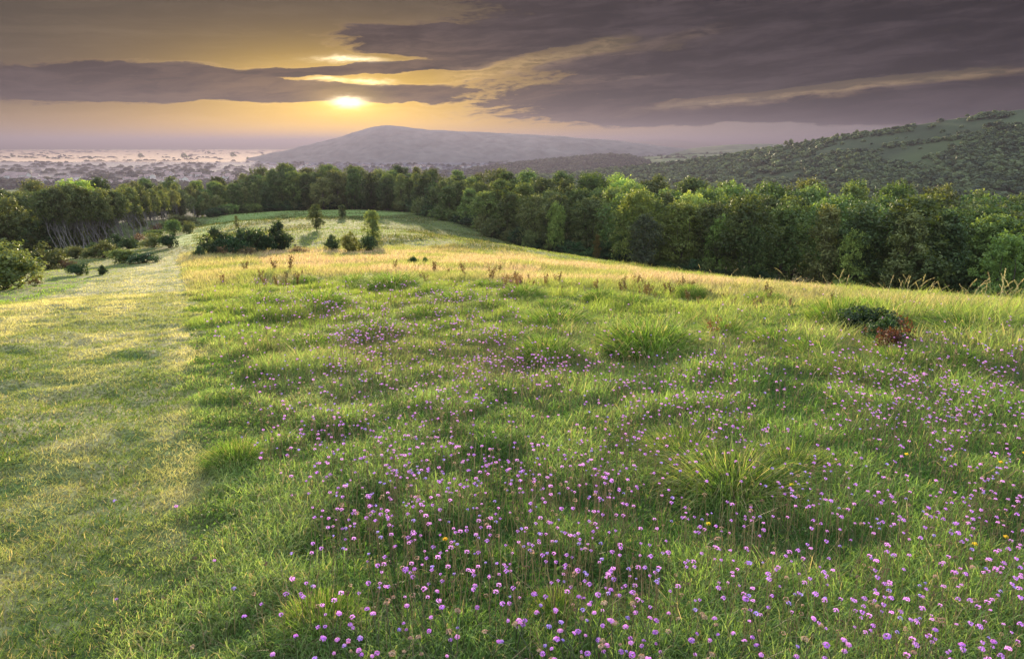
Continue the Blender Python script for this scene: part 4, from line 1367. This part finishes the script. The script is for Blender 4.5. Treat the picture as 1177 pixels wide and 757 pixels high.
cl = fbm(fpx * 0.012, fpy * 0.022, 151, 3); w *= sm(0.22, 0.62, cl) * 0.75 + 0.25
lw = np.exp(-((fpx - 840) / 75) ** 2 - ((fpy - 540) / 38) ** 2); w *= 1 - 0.8 * lw
w = np.where((fpy < 425) & (fpx < 620), w * 1.6, w)
kk = r.random(n) < w * 0.62
fpx, fpy = fpx[kk], fpy[kk]
extra = np.array([(235, 720), (210, 747), (262, 680), (225, 658), (175, 598), (132, 672), (125, 575), (300, 700), (246, 655), (345, 636), (340, 580), (205, 597)], float)
fpx = np.r_[fpx, extra[:, 0]]; fpy = np.r_[fpy, extra[:, 1]]
x, D = hit(fpx, fpy, lift=0.25)
z = H(x, D); dist = np.sqrt(x ** 2 + D ** 2 + (z - EYE) ** 2)
order = np.argsort(dist)
print('flowers', len(order))
kinds = r.choice(['purple', 'pink', 'violet', 'faded'], len(order), p=[0.34, 0.28, 0.13, 0.25])
for j, i in enumerate(order[:288]):
    kd = kinds[i]; st, hd = fl[kd][r.integers(len(fl[kd]))]; nm, lb, ct = FLAB[kd]
    o = empty(nm, (float(x[i]), float(D[i]), float(z[i]))); s = 0.62 + 0.5 * r.random(); q = 0.85 + 0.4 * r.random()
    o.scale = (s * q, s * q, s); o.rotation_euler = (r.normal() * 0.2, r.normal() * 0.2, r.random() * 6.28)
    obj('stem', st, o); obj('flower_head', hd, o); tag(o, lb, ct, 'scabious flowers in the foreground meadow')
its = []
for k, (a, b) in enumerate(((507, 611), (1028, 520), (802, 596), (1134, 527), (898, 548), (1100, 617), (1135, 609), (1162, 515), (553, 447), (1163, 572))):
    xx, DD = (float(v[0]) for v in hit(a, b, lift=0.16))
    st, hd = fl['yellow'][0]; o = empty('yellow_flower', (xx, DD, float(H(xx, DD)))); obj('stem', st, o); obj('flower_head', hd, o)
    its.append((a, tag(o, 'x', 'flower', 'yellow flowers in the meadow')))
number(its, '{} small yellow hawkbit flower from the left among purple scabious')


def far_flowers(name, idx, hn):
    """the remaining flower heads, each a small domed head on its stem, as one mass"""
    Vs, Fs, Cs, k = [], [], [], 0
    hp_ = {kd: [head_mesh(800 + 10 * q + m, 1.0, c_, hn) for m in range(3)] for q, (kd, c_) in enumerate((('purple', PUR), ('pink', PNK), ('violet', VIO), ('faded', BEI)))}
    for i in idx:
        hv, hf, hc = hp_[kinds[i]][i % 3]
        s = (0.0088 if kinds[i] != 'violet' else 0.0078) * (0.6 + 0.7 * r.random()) * max(1.0, dist[i] / 6.0) ** 0.5
        hh = 0.20 + 0.12 * r.random() + (0.04 if dist[i] > 8 else 0)
        b = r.normal(size=2) * 0.03
        root_ = np.array([x[i], D[i], z[i]]); top = root_ + (b[0], b[1], hh)
        Vs.append(hv * s + top); Fs.append(hf + k); Cs.append(hc * (0.85 + 0.3 * r.random()) * (0.3 if kinds[i] == 'faded' and r.random() < 0.5 else 1)); k += len(hv)
        wd = 0.0014 * max(1, dist[i] / 6); sd = np.array([wd, 0, 0])
        Vs.append(np.array([root_ - sd, root_ + sd, top + sd * 0.7, top - sd * 0.7])); Fs.append(np.array([[0, 1, 2, 3]]) + k); Cs.append(np.full((4, 3), (0.07, 0.07, 0.035))); k += 4
    tag(obj(name, mesh(name, np.concatenate(Vs), [np.concatenate(Fs)], [M_petal], np.concatenate(Cs))), kind='stuff')


far_flowers('scabious_flowers', order[288:], 22)

# dry thin stems standing through the near grass
n = 7500
rad3 = (1.4 ** 0.7 + r.random(n) * (14 ** 0.7 - 1.4 ** 0.7)) ** (1 / 0.7); th = (r.random(n) * 2 - 1) * half
sx_, sy_ = rad3 * np.sin(th), rad3 * np.cos(th); sz_ = H(sx_, sy_); qx, qy = proj(sx_, sy_, sz_)
k_ = (mask(qx, qy, PATH, 7, 1) < 0.3) & (qx > 300); sx_, sy_, sz_, rad3 = sx_[k_], sy_[k_], sz_[k_], rad3[k_]; n = len(sx_)
hh = 0.12 + 0.22 * r.random(n)
tn = r.random((n, 1)); cst = np.array([0.09, 0.06, 0.035]) * (1 - tn) + np.array([0.36, 0.29, 0.17]) * tn
v, f, c = blades(np.c_[sx_, sy_, sz_], hh, 0.0024 * np.maximum(1, rad3 / 4) ** 0.8, cst, r.normal(size=(n, 2)) * 0.3, r.random(n) * 0.3, r, 2)
tag(obj('dry_stems', mesh('dry_stems', v, f, [M_stem], c)), kind='stuff')
print('scene built, objects', len(bpy.data.objects))
